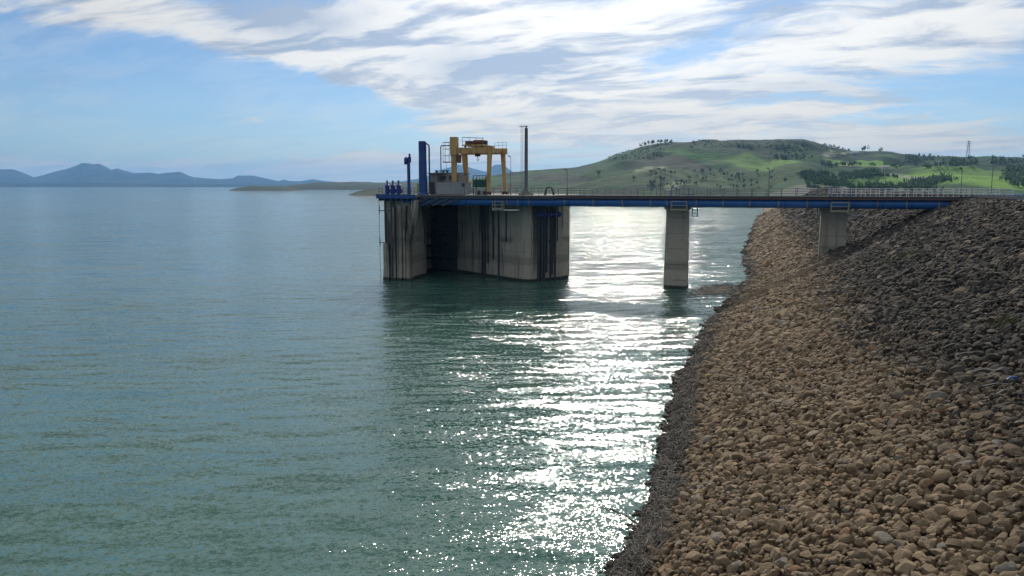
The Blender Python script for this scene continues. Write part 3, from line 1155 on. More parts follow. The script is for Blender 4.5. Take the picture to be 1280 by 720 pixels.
for x in (-39, -37.2, -35.4, -29.6, -25.1, -20.6, -16.4, -14.0, -9.7, -5.9, -2.2, 1.7, 5.5, 11.0, 14.5, 18.1, 22.0):
    MB().tube((x - 0.11, PY, PZ), (x + 0.11, PY, PZ), PR + 0.05, n=24).bar((x, PY, PZ + 0.6), (x, PY + 0.1, PZ + 0.72), 0.16, 0.1).build('clamp', 'clamp_grey', PP, smooth=40)
el_ = [(22.66, PY, PZ)] + [(22.7 + 0.95 * math.sin(t), PY, PZ - 0.95 + 0.95 * math.cos(t)) for t in [R(q) for q in range(10, 91, 16)]] + [(23.65, PY, 10.2)]
MB().path(el_, PR, 20).build('elbow', 'pipe_blue', PP, smooth=40)
VT = thing('vent_valve', 'small white capped valve by the pipe elbow', 'valve', (22.0, 115.9, 11.9))
MB().lathe((22.0, 115.9), [(0.16, 11.3), (0.16, 12.0), (0.42, 12.05), (0.42, 12.35), (0.2, 12.6)], 14).build('cap', 'porcelain', VT, smooth=40)
MB().tube((22.0, 115.9, 11.8), (22.65, 116.3, 11.8), 0.14, n=10).build('stub', 'pipe_blue', VT, smooth=40)

# ------------------------------------------------------------------ things on the platform
ZP = 14.08
for k, (x, lab) in enumerate([(-59.7, 'leftmost of three deep blue hydraulic cylinders at the platform edge'), (-58.65, 'middle one of three deep blue hydraulic cylinders at the platform edge'),
                              (-57.6, 'rightmost of three deep blue hydraulic cylinders at the platform edge')]):
    t = thing('hydraulic_cylinder', lab, 'cylinder', (x, 115.4, ZP), 'hydraulic cylinders')
    MB().lathe((x, 115.4), [(0.46, ZP), (0.46, ZP + 0.12), (0.36, ZP + 0.14), (0.36, ZP + 1.35), (0.42, ZP + 1.37), (0.42, ZP + 1.55), (0.2, ZP + 1.75)], 16).build('body', 'deep_blue', t, smooth=40)
    MB().lathe((x, 115.4), [(0.12, ZP + 1.7), (0.12, ZP + 2.15), (0.19, ZP + 2.17), (0.19, ZP + 2.35)], 10).build('stem', 'deep_blue', t, smooth=40)
    MB().box(x + 0.38, x + 0.62, 115.2, 115.6, ZP + 0.3, ZP + 1.0).build('valve_block', 'blue_paint', t, bevel=0.03)

t = thing('valve_post', 'slim blue post with a two-lobed head', 'post', (-56.5, 117, ZP))
MB().lathe((-56.5, 117), [(0.42, ZP), (0.42, ZP + 0.1), (0.27, ZP + 0.12), (0.27, ZP + 5.3)], 14).build('shaft', 'blue_paint', t, smooth=40)
MB().tube((-56.95, 117, ZP + 5.0), (-56.95, 117, ZP + 6.05), 0.34, n=14).tube((-56.95, 117, ZP + 6.053), (-56.95, 117, ZP + 6.2), 0.2, n=12).build('head', 'deep_blue', t, bevel=0.04, smooth=40)
MB().tube((-56.35, 117, ZP + 5.3), (-56.35, 117, ZP + 6.2), 0.3, n=14).tube((-56.3, 117, ZP + 6.2), (-56.3, 117, ZP + 6.75), 0.17, n=10).build('head', 'deep_blue', t, smooth=40)

t = thing('access_ladder', 'thin free-standing ladder between the blue post and the blue column', 'ladder', (-55.2, 119, ZP))
for x in (-55.5, -55.0):
    MB().tube((x, 119, ZP), (x, 119, ZP + 5.9), 0.035, n=6).build('stile', 'galvanised', t)
for k in range(14):
    MB().tube((-55.5, 119, ZP + 0.4 + k * 0.4), (-55.0, 119, ZP + 0.4 + k * 0.4), 0.022, n=5).build('rung', 'galvanised', t)
t = thing('control_cabinet', 'lime green cabinet left of the tall blue column', 'cabinet', (-56.3, 121.5, ZP))
MB().box(-57.0, -55.9, 121, 121.8, ZP + 0.1, ZP + 1.9).build('body', 'lime_paint', t, bevel=0.03)
MB().box(-56.9, -56.0, 120.96, 120.997, ZP + 0.2, ZP + 1.8).build('door', 'lime_paint', t)
MB().box(-57.02, -55.88, 121.1, 121.7, ZP, ZP + 0.1).build('plinth', 'deck_concrete', t)

t = thing('steel_column', 'tall thick blue steel column on the platform', 'column', (-54.4, 118, ZP))
MB().lathe((-54.4, 118), [(1.0, ZP), (1.0, ZP + 0.15), (0.72, ZP + 0.4), (0.64, ZP + 7.2)], 24).build('shell', 'blue_paint', t, smooth=35)
MB().lathe((-54.4, 118), [(0.66, ZP + 7.203), (0.66, ZP + 8.75), (0.6, ZP + 8.8)], 24).build('upper_shell', 'deep_blue', t, smooth=35)
MB().path([(-53.8, 118, ZP + 8.4), (-53.5, 118, ZP + 8.35), (-53.25, 118, ZP + 8.1), (-53.2, 118, ZP + 7.6), (-53.2, 118, ZP + 0.2)], 0.13, 10).build('vent_pipe', 'dark_steel', t, smooth=40)

# machine house with a heavy roof band, corrugated screen in front
t = thing('machine_house', 'small weathered concrete hut with a dark window band', 'hut', (-52, 123, ZP))
MB().box(-54.6, -53.2, 121.0, 125.5, ZP, ZP + 3.5).build('wall', 'building_concrete', t, bevel=0.03)
MB().box(-53.197, -49.35, 122.0, 125.5, ZP, ZP + 1.9).build('wall', 'building_concrete', t, bevel=0.03)
MB().box(-53.197, -49.15, 120.9, 125.6, ZP + 1.95, ZP + 3.4).build('roof_band', 'building_concrete', t, bevel=0.03)
MB().box(-54.8, -49.0, 120.7, 125.8, ZP + 3.5, ZP + 3.68).build('roof', 'deck_concrete', t, bevel=0.02)
for (xa, xb, za, zb) in [(-52.6, -51.5, 2.5, 3.1), (-50.9, -50.2, 2.6, 3.1)]:
    wd_ = MB().box(xa, xb, 120.83, 120.897, ZP + za, ZP + zb).build('window', 'dark_glass', t)
    b = MB()
    b.box(xa - 0.08, xb + 0.08, 120.80, 120.893, ZP + za - 0.08, ZP + za - 0.003).box(xa - 0.08, xb + 0.08, 120.80, 120.893, ZP + zb + 0.003, ZP + zb + 0.08)
    b.box((xa + xb) / 2 - 0.03, (xa + xb) / 2 + 0.03, 120.79, 120.827, ZP + za, ZP + zb)
    b.build('frame', 'rust', wd_)
MB().box(-54.4, -53.7, 120.94, 120.997, ZP + 0.05, ZP + 2.1).build('door', 'dark_steel', t)
for x in (-53.9, -52.6, -51.9):
    MB().lathe((x, 122.5), [(0.2, ZP + 3.683), (0.2, ZP + 4.0), (0.32, ZP + 4.02), (0.3, ZP + 4.12)], 12).build('roof_vent', 'dark_steel', t, smooth=40)
MB().tube((-52.3, 123, ZP + 3.68), (-52.3, 123, ZP + 5.6), 0.03, n=6).build('aerial', 'galvanised', t)

t = thing('corrugated_screen', 'pale grey corrugated sheet enclosure in front of the hut', 'enclosure', (-49.5, 118.5, ZP))
for k in range(10):
    x = -52.2 + k * 0.53
    b = MB()
    for j in range(3):
        xx = x + j * 0.17
        b.box(xx, xx + 0.11, 118.45, 118.5, ZP + 0.15, ZP + 1.95)
    b.box(x, x + 0.5, 118.503, 118.55, ZP + 0.12, ZP + 1.98)
    b.build('panel', 'container_grey', t)
MB().box(-52.25, -46.9, 118.553, 120.6, ZP + 0.05, ZP + 1.9).build('body', 'container_grey', t)
MB().box(-52.3, -46.85, 118.4, 120.65, ZP + 1.99, ZP + 2.06).build('lid', 'container_grey', t)
MB().box(-47.6, -47.1, 118.3, 118.44, ZP + 1.35, ZP + 1.9).build('junction_box', 'dark_steel', t, bevel=0.02)

# gantry crane
CR = thing('gantry_crane', 'rusty yellow gantry crane on four tapering legs', 'crane', (-46, 122, ZP))
TOPZ = ZP + 6.75


def leg(x, y, w0, w1, z0, z1, lean=0.0):
    lo = [(x - w0 / 2 + lean, y - 0.2, z0), (x + w0 / 2 + lean, y - 0.2, z0), (x + w0 / 2 + lean, y + 0.2, z0), (x - w0 / 2 + lean, y + 0.2, z0)]
    hi = [(x - w1 / 2, y - 0.3, z1), (x + w1 / 2, y - 0.3, z1), (x + w1 / 2, y + 0.3, z1), (x - w1 / 2, y + 0.3, z1)]
    MB().hexa(lo, hi).build('leg', 'crane_yellow', CR, bevel=0.03)
    MB().box(x + lean - 0.5, x + lean + 0.5, y - 0.22, y + 0.22, z0 - 0.42, z0 - 0.003).build('bogie', 'rust', CR, bevel=0.04)
    for dx_ in (-0.3, 0.3):
        MB().tube((x + lean + dx_, y - 0.28, z0 - 0.36), (x + lean + dx_, y + 0.28, z0 - 0.36), 0.16, n=12).build('wheel', 'dark_steel', CR, smooth=40)


NY, FY = 120.0, 124.7
leg(-49.6, NY, 0.62, 0.95, ZP + 0.53, TOPZ)
leg(-43.3, NY, 0.5, 0.72, ZP + 0.53, TOPZ, -0.25)
leg(-49.6, FY, 0.5, 0.95, ZP + 0.53, TOPZ, 0.5)
leg(-42.6, FY, 0.45, 0.72, ZP + 0.53, TOPZ, 0.35)
MB().box(-50.1, -49.0, NY - 0.6, NY + 0.6, TOPZ - 0.2, TOPZ + 2.75).build('hoist_tower', 'crane_yellow', CR, bevel=0.03)
for y in (NY, FY):
    xr = -42.6 if y == NY else -41.9
    g = MB().box(-48.995 if y == NY else -50.2, xr, y - 0.3, y + 0.3, TOPZ + 0.003, TOPZ + 1.0).build('girder', 'crane_yellow', CR, bevel=0.03)
    for x in np.arange(-48.2, xr, 0.9):
        MB().box(x, x + 0.06, y - 0.34, y - 0.303, TOPZ + 0.05, TOPZ + 0.95).build('stiffener', 'crane_yellow', g)
for x in (-49.4, -42.9):
    MB().box(x - 0.25, x + 0.25, NY + 0.605, FY - 0.303, TOPZ + 0.2, TOPZ + 0.9).build('end_beam', 'crane_yellow', CR, bevel=0.03)
    MB().box(x - 0.1, x + 0.1, NY + 0.25, FY - 0.25, ZP + 1.0, ZP + 1.2).build('tie_bar', 'crane_yellow', CR)
# trolley
TR = MB().box(-48.0, -44.2, NY - 0.5, FY + 0.5, TOPZ + 1.25, TOPZ + 1.45).build('trolley', 'crane_yellow', CR, bevel=0.03)
for x in (-47.6, -44.6):
    for y in (NY, FY):
        MB().tube((x, y - 0.12, TOPZ + 1.14), (x, y + 0.12, TOPZ + 1.14), 0.14, n=10).build('wheel', 'dark_steel', TR, smooth=40)
MB().box(-47.7, -46.6, NY + 0.2, NY + 1.5, TOPZ + 1.453, TOPZ + 2.1).build('motor', 'rust', TR, bevel=0.06)
MB().tube((-46.3, NY + 0.6, TOPZ + 1.85), (-44.6, NY + 0.6, TOPZ + 1.85), 0.4, n=16).build('drum', 'rust', TR, smooth=40)
MB().tube((-46.9, NY + 2.4, TOPZ + 1.85), (-45.0, NY + 2.4, TOPZ + 1.85), 0.4, n=16).build('drum', 'rust', TR, smooth=40)
MB().box(-45.0, -44.4, NY + 1.4, NY + 2.2, TOPZ + 1.453, TOPZ + 2.2).build('motor', 'dark_steel', TR, bevel=0.06)
b = MB()
for x in (-47.9, -46.7, -45.5, -44.3):
    b.tube((x, NY - 0.45, TOPZ + 1.45), (x, NY - 0.45, TOPZ + 2.55), 0.035, n=6)
b.tube((-48.0, NY - 0.45, TOPZ + 2.65), (-44.2, NY - 0.45, TOPZ + 2.45), 0.05, n=6)
b.tube((-48.0, NY - 0.45, TOPZ + 2.0), (-44.2, NY - 0.45, TOPZ + 2.0), 0.03, n=6)
b.build('trolley_rail', 'rust', TR)
# hook
for x in (-45.9, -45.5):
    MB().tube((x, NY + 0.8, TOPZ - 0.4), (x, NY + 0.8, TOPZ + 1.25), 0.03, n=5).build('hoist_rope', 'dark_steel', CR)
HK = MB().box(-46.15, -45.25, NY + 0.6, NY + 1.0, TOPZ - 0.45, TOPZ + 0.1).build('hook_block', 'dark_steel', CR, bevel=0.06)
MB().path([(-45.7, NY + 0.8, TOPZ - 0.45), (-45.7, NY + 0.8, TOPZ - 0.75), (-45.5, NY + 0.8, TOPZ - 0.95), (-45.6, NY + 0.8, TOPZ - 1.1), (-45.8, NY + 0.8, TOPZ - 1.05), (-45.85, NY + 0.8, TOPZ - 0.95)], 0.06, 8).build('hook', 'dark_steel', HK, smooth=40)
# walkway handrails on the girders and the ladder cage on the hoist tower
b = MB()
for x in np.arange(-44.0, -41.8, 0.7):
    b.tube((x, FY - 0.2, TOPZ + 1.0), (x, FY - 0.2, TOPZ + 2.0), 0.03, n=6)
for z in (1.5, 2.0):
    b.tube((-44.0, FY - 0.2, TOPZ + z), (-41.9, FY - 0.2, TOPZ + z), 0.03, n=6)
b.build('handrail', 'galvanised', CR)
b = MB()
for x in np.arange(-48.8, -46.5, 0.55):
    b.tube((x, FY, TOPZ + 1.0), (x, FY, TOPZ + 1.7), 0.03, n=6)
    b.tube((x, FY, TOPZ + 1.7), (x + 0.28, FY, TOPZ + 1.0), 0.025, n=6)
    b.tube((x + 0.28, FY, TOPZ + 1.0), (x + 0.55, FY, TOPZ + 1.7), 0.025, n=6)
b.tube((-48.9, FY, TOPZ + 1.7), (-46.4, FY, TOPZ + 1.7), 0.04, n=6)
b.build('lattice_rail', 'rust', CR)
b = MB()
for x in (-51.4, -50.3):
    for y in (NY - 0.4, NY + 0.5):
        b.tube((x, y, TOPZ - 1.3), (x, y, TOPZ + 1.9), 0.035, n=6)
for z in (-1.3, -0.3, 0.8, 1.9):
    b.path([(-51.4, NY - 0.4, TOPZ + z), (-50.3, NY - 0.4, TOPZ + z), (-50.3, NY + 0.5, TOPZ + z), (-51.4, NY + 0.5, TOPZ + z), (-51.4, NY - 0.4, TOPZ + z)], 0.035, 6)
b.build('ladder_cage', 'rust', CR)
MB().box(-51.45, -50.2, NY - 0.45, NY + 0.55, TOPZ - 1.42, TOPZ - 1.34).build('landing', 'rust', CR)
MB().box(-48.94, -48.4, NY - 0.5, NY + 0.3, TOPZ - 1.5, TOPZ - 0.1).build('control_box', 'rust', CR, bevel=0.04)
MB().path([(-50.2, NY - 0.2, TOPZ + 1.35), (-51.8, NY - 0.2, TOPZ + 1.35), (-51.9, NY - 0.2, TOPZ + 1.2), (-51.9, NY - 0.2, ZP)], 0.09, 8).build('cable_pipe', 'dark_steel', CR, smooth=40)

# switchgear stand
t = thing('switchgear_stand', 'dark green transformer cabinet raised on a steel frame with white insulators', 'transformer', (-45.4, 121.5, ZP))
for x in (-46.6, -44.3):
    for y in (121.0, 122.4):
        MB().box(x - 0.09, x + 0.09, y - 0.09, y + 0.09, ZP, ZP + 2.8).build('leg', 'green_paint', t)
MB().box(-46.5, -44.4, 121.1, 122.3, ZP + 1.25, ZP + 2.5).build('cabinet', 'green_paint', t, bevel=0.04)
for k in range(6):
    MB().box(-46.35 + k * 0.34, -46.2 + k * 0.34, 121.03, 121.097, ZP + 1.35, ZP + 2.4).build('fin', 'green_paint', t)
for k in range(4):
    MB().lathe((-46.2 + k * 0.52, 121.6), [(0.08, ZP + 2.5), (0.17, ZP + 2.6), (0.09, ZP + 2.68), (0.16, ZP + 2.78), (0.08, ZP + 2.86), (0.06, ZP + 3.1)], 10).build('insulator', 'porcelain', t, smooth=40)
b = MB()
b.bar((-46.7, 121, ZP + 3.15), (-44.2, 121, ZP + 3.15), 0.1).bar((-46.7, 122.4, ZP + 3.15), (-44.2, 122.4, ZP + 3.15), 0.1)
for x in (-46.6, -44.3):
    b.bar((x, 121, ZP + 2.803), (x, 121, ZP + 3.1), 0.09)
b.build('top_frame', 'green_paint', t)
for k in range(4):
    MB().box(-46.45 + k * 0.52, -46.05 + k * 0.52, 121.2, 121.7, ZP, ZP + 0.75).build('switch_box', 'dark_steel' if k % 2 else 'container_grey', t, bevel=0.03)

# lamp post and tall mast
def lamp_post(label, x, y, h, z=14.06, two=False):
    t = thing('lamp_post', label, 'lamp post', (x, y, z), 'lamp posts on the bridge and platform')
    MB().lathe((x, y), [(0.12, z), (0.12, z + 0.25), (0.05, z + 0.3), (0.035, z + h)], 8).build('pole', 'mast_grey', t, smooth=40)
    MB().bar((x, y, z + h - 0.04), (x - 0.35, y - 0.1, z + h + 0.06), 0.06).build('arm', 'mast_grey', t)
    MB().box(x - 0.45, x - 0.08, y - 0.2, y + 0.0, z + h + 0.06, z + h + 0.19).build('lamp_head', 'dark_steel', t, bevel=0.04)
    return t


lamp_post('thin tall lamp post between the crane and the dark mast', -40.0, 121, 6.2, ZP)
lamp_post('lamp post at the tower end of the bridge', -30.6, 121.6, 4.0)
lamp_post('lamp post on the bridge left of the pier in the water', -15.7, 121.9, 4.0)
lamp_post('lamp post in the middle of the bridge between the two piers', 0.3, 121.9, 4.0)
lamp_post('lamp post on the shore end of the bridge above the abutment', 25.7, 121.9, 3.8)
lamp_post('rightmost lamp post, on the dam crest beyond the abutment', 29.4, 121.9, 4.6)

t = thing('radio_mast', 'tall dark mast with a caged ladder and a small top bar', 'mast', (-37.2, 120.5, ZP))
MB().lathe((-37.2, 120.5), [(0.38, ZP + 0.62), (0.30, ZP + 0.9), (0.27, ZP + 10.7)], 16).build('shaft', 'mast_grey', t, smooth=40)
MB().box(-38.2, -36.2, 119.5, 121.5, ZP, ZP + 0.35).box(-37.9, -36.5, 119.8, 121.2, ZP + 0.353, ZP + 0.62).build('plinth', 'building_concrete', t, bevel=0.04)
MB().bar((-38.3, 120.4, ZP + 11.0), (-36.9, 120.4, ZP + 11.0), 0.12).bar((-37.2, 120.5, ZP + 10.7), (-37.2, 120.5, ZP + 11.0), 0.2).build('top_bar', 'mast_grey', t)
b = MB()
for x in (-38.05, -37.75):
    b.tube((x, 120.4, ZP + 0.6), (x, 120.4, ZP + 11.0), 0.028, n=5)
for k in range(26):
    b.tube((-38.05, 120.4, ZP + 0.8 + k * 0.4), (-37.6, 120.4, ZP + 0.8 + k * 0.4), 0.02, n=5)
b.build('ladder', 'galvanised', t)

t = thing('hoop_frame', 'black trapezoid hoop frame on the platform near the bridge', 'frame', (-33.2, 120, ZP))
for y in (119.7, 120.3):
    MB().path([(-33.9, y, ZP), (-33.6, y, ZP + 1.1), (-33.4, y, ZP + 1.25), (-32.9, y, ZP + 1.25), (-32.7, y, ZP + 1.1), (-32.4, y, ZP)], 0.09, 8).build('hoop', 'dark_steel', t, smooth=40)
MB().tube((-33.6, 119.7, ZP + 0.8), (-33.6, 120.3, ZP + 0.8), 0.05, n=6).tube((-32.7, 119.7, ZP + 0.8), (-32.7, 120.3, ZP + 0.8), 0.05, n=6).build('cross_bar', 'dark_steel', t)

PR_ = thing('platform_railing', 'thin dark railing along the front edge of the platform', 'railing', (-40, 117.7, ZP))
railing(PR_, -46.2, -31.2, 115.95, ZP, 1.25, 'dark_steel', 'galvanised', rails=(1.1, 0.6))
railing(PR_, -60.9, -60.2, 114.6, ZP, 0.6, 'blue_paint', 'blue_paint', rails=(1.1, 0.6))
railing(PR_, -57.0, -54.4, 114.6, ZP, 0.65, 'blue_paint', 'blue_paint', rails=(1.1, 0.6))
RR = thing('platform_railing', 'railing along the far edge of the platform behind the mast', 'railing', (-38, 132, ZP))
railing(RR, -44, -32, 132.5, ZP, 1.5, 'dark_steel', 'galvanised', rails=(1.1, 0.6))

# crest guard rail
GR = thing('guard_rail', 'dark guard rail along the edge of the dam crest', 'guard rail', (CREST_X + 1, 100, 13.7))
for k in range(60):
    y = 74 + k * 2.0
    if 116 < y < 124:
        continue
    MB().box(CREST_X + 0.9, CREST_X + 1.02, y, y + 0.12, 13.5, 14.5).build('post', 'dark_steel', GR)
for (ya, yb) in ((74, 117), (123, 193)):
    MB().box(CREST_X + 0.8, CREST_X + 0.897, ya, yb, 14.1, 14.42).build('rail', 'dark_steel', GR)

# ------------------------------------------------------------------ small things on the slope
# toppled white marker posts of an old line across the stones
pr = random.Random(5)
MK = [(9.7, 57.0, 1.7), (9.5, 52.5, 0.7), (9.6, 48.2, 0.8), (9.7, 45.2, 1.2), (9.9, 43.5, 0.9), (10.0, 42.5, 1.0), (9.9, 40.0, 1.1), (10.0, 39.0, 1.4), (9.9, 37.6, 1.2), (9.8, 36.2, 0.9)]
for i, (x, y, L) in enumerate(MK):
    z = float(slope_z(np.array([x]), np.array([y]))[0]) + 0.32
    a_ = pr.uniform(-0.9, 0.9)
    labs = ['farthest bleached stick on the dark stones', 'short bleached stick next to the farthest one on the dark stones']
    lab = labs[i] if i < 2 else 'bleached white stick, %s along the broken line across the stones' % ['third', 'fourth', 'fifth', 'sixth', 'seventh', 'eighth', 'ninth', 'nearest'][i - 2]
    o = MB().path([(x - 0.5 * L * math.cos(a_), y - 0.5 * L * math.sin(a_), z - 0.1), (x, y, z + pr.uniform(0.02, 0.2)), (x + 0.5 * L * math.cos(a_), y + 0.5 * L * math.sin(a_), z + pr.uniform(0, 0.25))], 0.018, 5).build('bleached_stick', 'bleached')
    tag(o, lab, 'stick', 'bleached sticks on the slope')
b = MB()
zb = float(slope_z(np.array([10.4]), np.array([37.5]))[0]) + 0.34
b.path([(10.2, 37.4, zb), (10.35, 37.5, zb + 0.1), (10.6, 37.55, zb + 0.12), (10.62, 37.6, zb + 0.02)], 0.04, 8)
tag(b.build('plastic_bag', 'litter_blue', smooth=50), 'crumpled blue plastic scrap among the dark stones', 'litter')


def tuft(name, label, x, y, n, h, sp, m='grass'):
    vs, fs = [], []
    for k in range(n):
        ax, ay = x + rng.normal(0, sp), y + rng.normal(0, sp)
        z = float(slope_z(np.array([ax]), np.array([ay]))[0]) + 0.1
        t_ = rng.uniform(0, 6.28)
        hh = h * rng.uniform(0.5, 1.2)
        le = rng.uniform(0.1, 0.5) * hh
        c_, s_ = math.cos(t_), math.sin(t_)
        k0 = len(vs)
        wv = 0.025
        vs += [(ax - s_ * wv, ay + c_ * wv, z), (ax + s_ * wv, ay - c_ * wv, z), (ax + c_ * le * 0.4 + s_ * wv * 0.7, ay + s_ * le * 0.4 - c_ * wv * 0.7, z + hh * 0.6),
               (ax + c_ * le * 0.4 - s_ * wv * 0.7, ay + s_ * le * 0.4 + c_ * wv * 0.7, z + hh * 0.6), (ax + c_ * le, ay + s_ * le, z + hh)]
        fs += [(k0, k0 + 1, k0 + 2, k0 + 3), (k0 + 3, k0 + 2, k0 + 4)]
    me = bpy.data.meshes.new(name)
    me.from_pydata(vs, [], fs)
    me.materials.append(MATS[m])
    return tag(link(name, me), label, 'grass', 'grass tufts among the stones', kind='stuff')


tuft('grass_tuft', 'largest olive grass tuft growing among the dark stones', 13.0, 84, 240, 0.5, 0.75)
tuft('grass_tuft', 'olive grass tuft on the stones right below the abutment', 15.5, 99, 160, 0.45, 0.6)
tuft('grass_tuft', 'small dry grass tuft near the bleached sticks', 12.4, 47, 90, 0.4, 0.3)

# floating raft of reeds off the shore, beached branches
n0 = 900
yv = 118.5 + rng.normal(0, 3.2, n0)
xv = -6.4 + (yv - 118.5) * 0.2 + rng.normal(0, 1.5, n0)
a_ = rng.normal(0.1, 0.35, n0)
L = rng.uniform(0.3, 1.2, n0)
d = np.stack([np.cos(a_), np.sin(a_), np.zeros(n0)], 1) * L[:, None] / 2
c_ = np.stack([xv, yv, rng.uniform(0.005, 0.05, n0)], 1)
sd_ = np.stack([-np.sin(a_), np.cos(a_), np.zeros(n0)], 1) * 0.03
up_ = np.array([0, 0, 0.04])
V = np.stack([c_ - d - sd_, c_ - d + sd_, c_ - d + up_, c_ + d - sd_, c_ + d + sd_, c_ + d + up_], 1)
FF = np.array([(0, 1, 4, 3), (1, 2, 5, 4), (2, 0, 3, 5)])[None] + (np.arange(n0) * 6)[:, None, None]
me = np_mesh('floating_reeds', V.reshape(-1, 3), FF.reshape(-1, 4))
me.materials.append(MATS['twig'])
tag(link('floating_reeds', me), 'brown raft of broken reeds floating by the shore', 'reeds', kind='stuff')
for (x, y, L_, a0_, lab) in [(-5.5, 33.5, 2.0, 2.6, 'dark branch reaching from the shore into the glitter, nearest'), (-5.8, 47, 1.5, 2.2, 'dark branch reaching from the shore into the glitter, farther one')]:
    t = thing('branch', lab, 'branch', (x, y, 0.1), 'stranded branches')
    e = Vector((math.cos(a0_), math.sin(a0_), 0.12))
    p0 = Vector((x + 0.8, y - 0.3, 0.25))
    MB().path([p0, p0 + e * L_ * 0.5 + Vector((0, 0.06, 0.08)), p0 + e * L_], 0.035, 6).build('stem', 'bark', t)
    for k in range(5):
        q = p0 + e * L_ * (0.3 + 0.14 * k)
        e2 = Vector((math.cos(a0_ + (-1) ** k * 0.7), math.sin(a0_ + (-1) ** k * 0.7), 0.2))
        MB().path([q, q + e2 * 0.35, q + e2 * 0.6 + Vector((0, 0, 0.1))], 0.014, 5).build('twig', 'bark', t)

# ------------------------------------------------------------------ land beyond the reservoir
CY, SY = math.cos(YAW), math.sin(YAW)


def uv2w(u, v):
    return u * CY - v * SY, u * SY + v * CY


RX = np.array([300, 420, 470, 520, 560, 600, 640, 660, 690, 720, 745, 770, 800, 820, 850, 880, 920, 960, 1000, 1015, 1040, 1065, 1080, 1100, 1130, 1160, 1190, 1215, 1240, 1280, 1400, 1700])
RY = np.array([250, 244, 238, 233, 228, 222, 215, 213, 211, 209, 203, 194, 184, 180, 179, 177, 175, 175, 175, 178, 185, 190, 190, 190, 196, 197, 196, 197, 196, 199, 200, 206])


def hill_h(u, v):
    """height of the green hills, u to the right and v away from the dam's near end"""
    xp = 640 + 972 * u / v
    vr = 1720 + 120 * np.sin(xp / 130.0)
    v0 = np.interp(xp, [300, 480, 700, 950, 1000, 1700], [1250, 1120, 930, 860, 720, 500])
    ridge = CAM_H + vr * (232 - np.interp(xp, RX, RY)) / 972.0
    t = (v - v0) / (vr - v0)
    tf = np.clip(t, 0, 1)
    up = np.where(xp > 965, 6.0, -4.0) * (1 - tf)
    prof = 0.72 * tf + 0.28 * tf * tf * (3 - 2 * tf)
    h = up + ridge * prof
    back = np.clip(t - 1, 0, 2)
    h = h - back * 90 + np.where(t < 0, t * 10, 0)
    amp = np.clip(np.minimum(tf, 1) * 4, 0, 1) * np.clip((1 - tf) * 5, 0.08, 1)
    gul = (fbm(u / 170.0, v / 260.0, 5, 31) - 0.5) * 58 + (fbm(u / 45.0, v / 70.0, 4, 61) - 0.5) * 15
    return h + gul * amp * np.clip(ridge / 90, 0.1, 1)


uu = np.arange(-1050, 2500, 9.0)
vv = np.arange(690, 2350, 9.0)
UU, VV = np.meshgrid(uu, vv)
HH = hill_h(UU, VV)
WX, WY = uv2w(UU, VV)
me = grid_mesh('hills', WX, WY, HH)

# land use: pasture, crop fields, ploughed land, scrub
OL = np.array([0.042, 0.085, 0.030]); PA = np.array([0.06, 0.135, 0.034]); BG = np.array([0.12, 0.26, 0.04])
BN = np.array([0.085, 0.075, 0.055]); SCB = np.array([0.028, 0.048, 0.024]); PB = np.array([0.17, 0.155, 0.115])
f1 = fbm(UU / 120, VV / 240, 5, 3)
f2 = fbm(UU / 60 + 7, VV / 130, 4, 77)
cxf = UU / 95 + 1.6 * fbm(UU / 160, VV / 160, 3, 8)
cyf = VV / 150 + 1.8 * fbm(UU / 130 + 5, VV / 150, 3, 18)
cx, cy = np.floor(cxf), np.floor(cyf)
hedge = np.minimum(cxf - cx, (cyf - cy) * 1.4) < 0.09
hs = _hash(cx, cy, 4)
C = np.empty(UU.shape + (3,))
C[:] = OL
C = np.where((hs > 0.55)[..., None], PA, C)
C = np.where((hs > 0.80)[..., None], BN * 0.8, C)
C = np.where((hs > 0.93)[..., None], BG * 0.75, C)
k = np.clip((f1 - 0.47) * 9, 0, 1)[..., None]
C = C * (1 - k) + SCB * k
C = np.where((hedge & (f2 > 0.42))[..., None], SCB * 0.9, C)
XP = 640 + 972 * UU / VV
YP = 232 - (HH - CAM_H) / VV * 972
dark = np.clip((XP - 880) / 90, 0, 1) * np.clip((216 - YP) / 8, 0, 1) + np.clip((196 - YP) / 8, 0, 1) * np.clip((XP - 700) / 50, 0, 1) * 0.7
dark = np.clip(dark * np.clip((f2 - 0.3) * 5, 0, 1), 0, 1)[..., None]
C = C * (1 - dark) + SCB * dark


def hill_pt(x, y):
    """first point of the hillside met from the dam's near end in that direction"""
    v = np.arange(760, 2300, 4.0)
    u = (x - 640) / 972.0 * v
    yp = 232 - (hill_h(u, v) - CAM_H) / v * 972
    i = np.argmax(yp <= y) if (yp <= y).any() else int(np.argmin(yp))
    return float(u[i]), float(v[i]), float(hill_h(u[i:i + 1], v[i:i + 1])[0])


def patch(x, y, ru, rv, col, ang=0.0, soft=0.25):
    global C
    u, v, h = hill_pt(x, y)
    du, dv = UU - u, VV - v
    ca, sa = math.cos(ang), math.sin(ang)
    a, c = (du * ca + dv * sa) / ru, (-du * sa + dv * ca) / rv
    q = np.maximum(np.abs(a), np.abs(c)) * 0.6 + np.hypot(a, c) * 0.4 + (f2 - 0.5) * 0.9
    k = np.clip((1.0 - q) / soft, 0, 1)[..., None]
    C = C * (1 - k) + np.array(col) * k


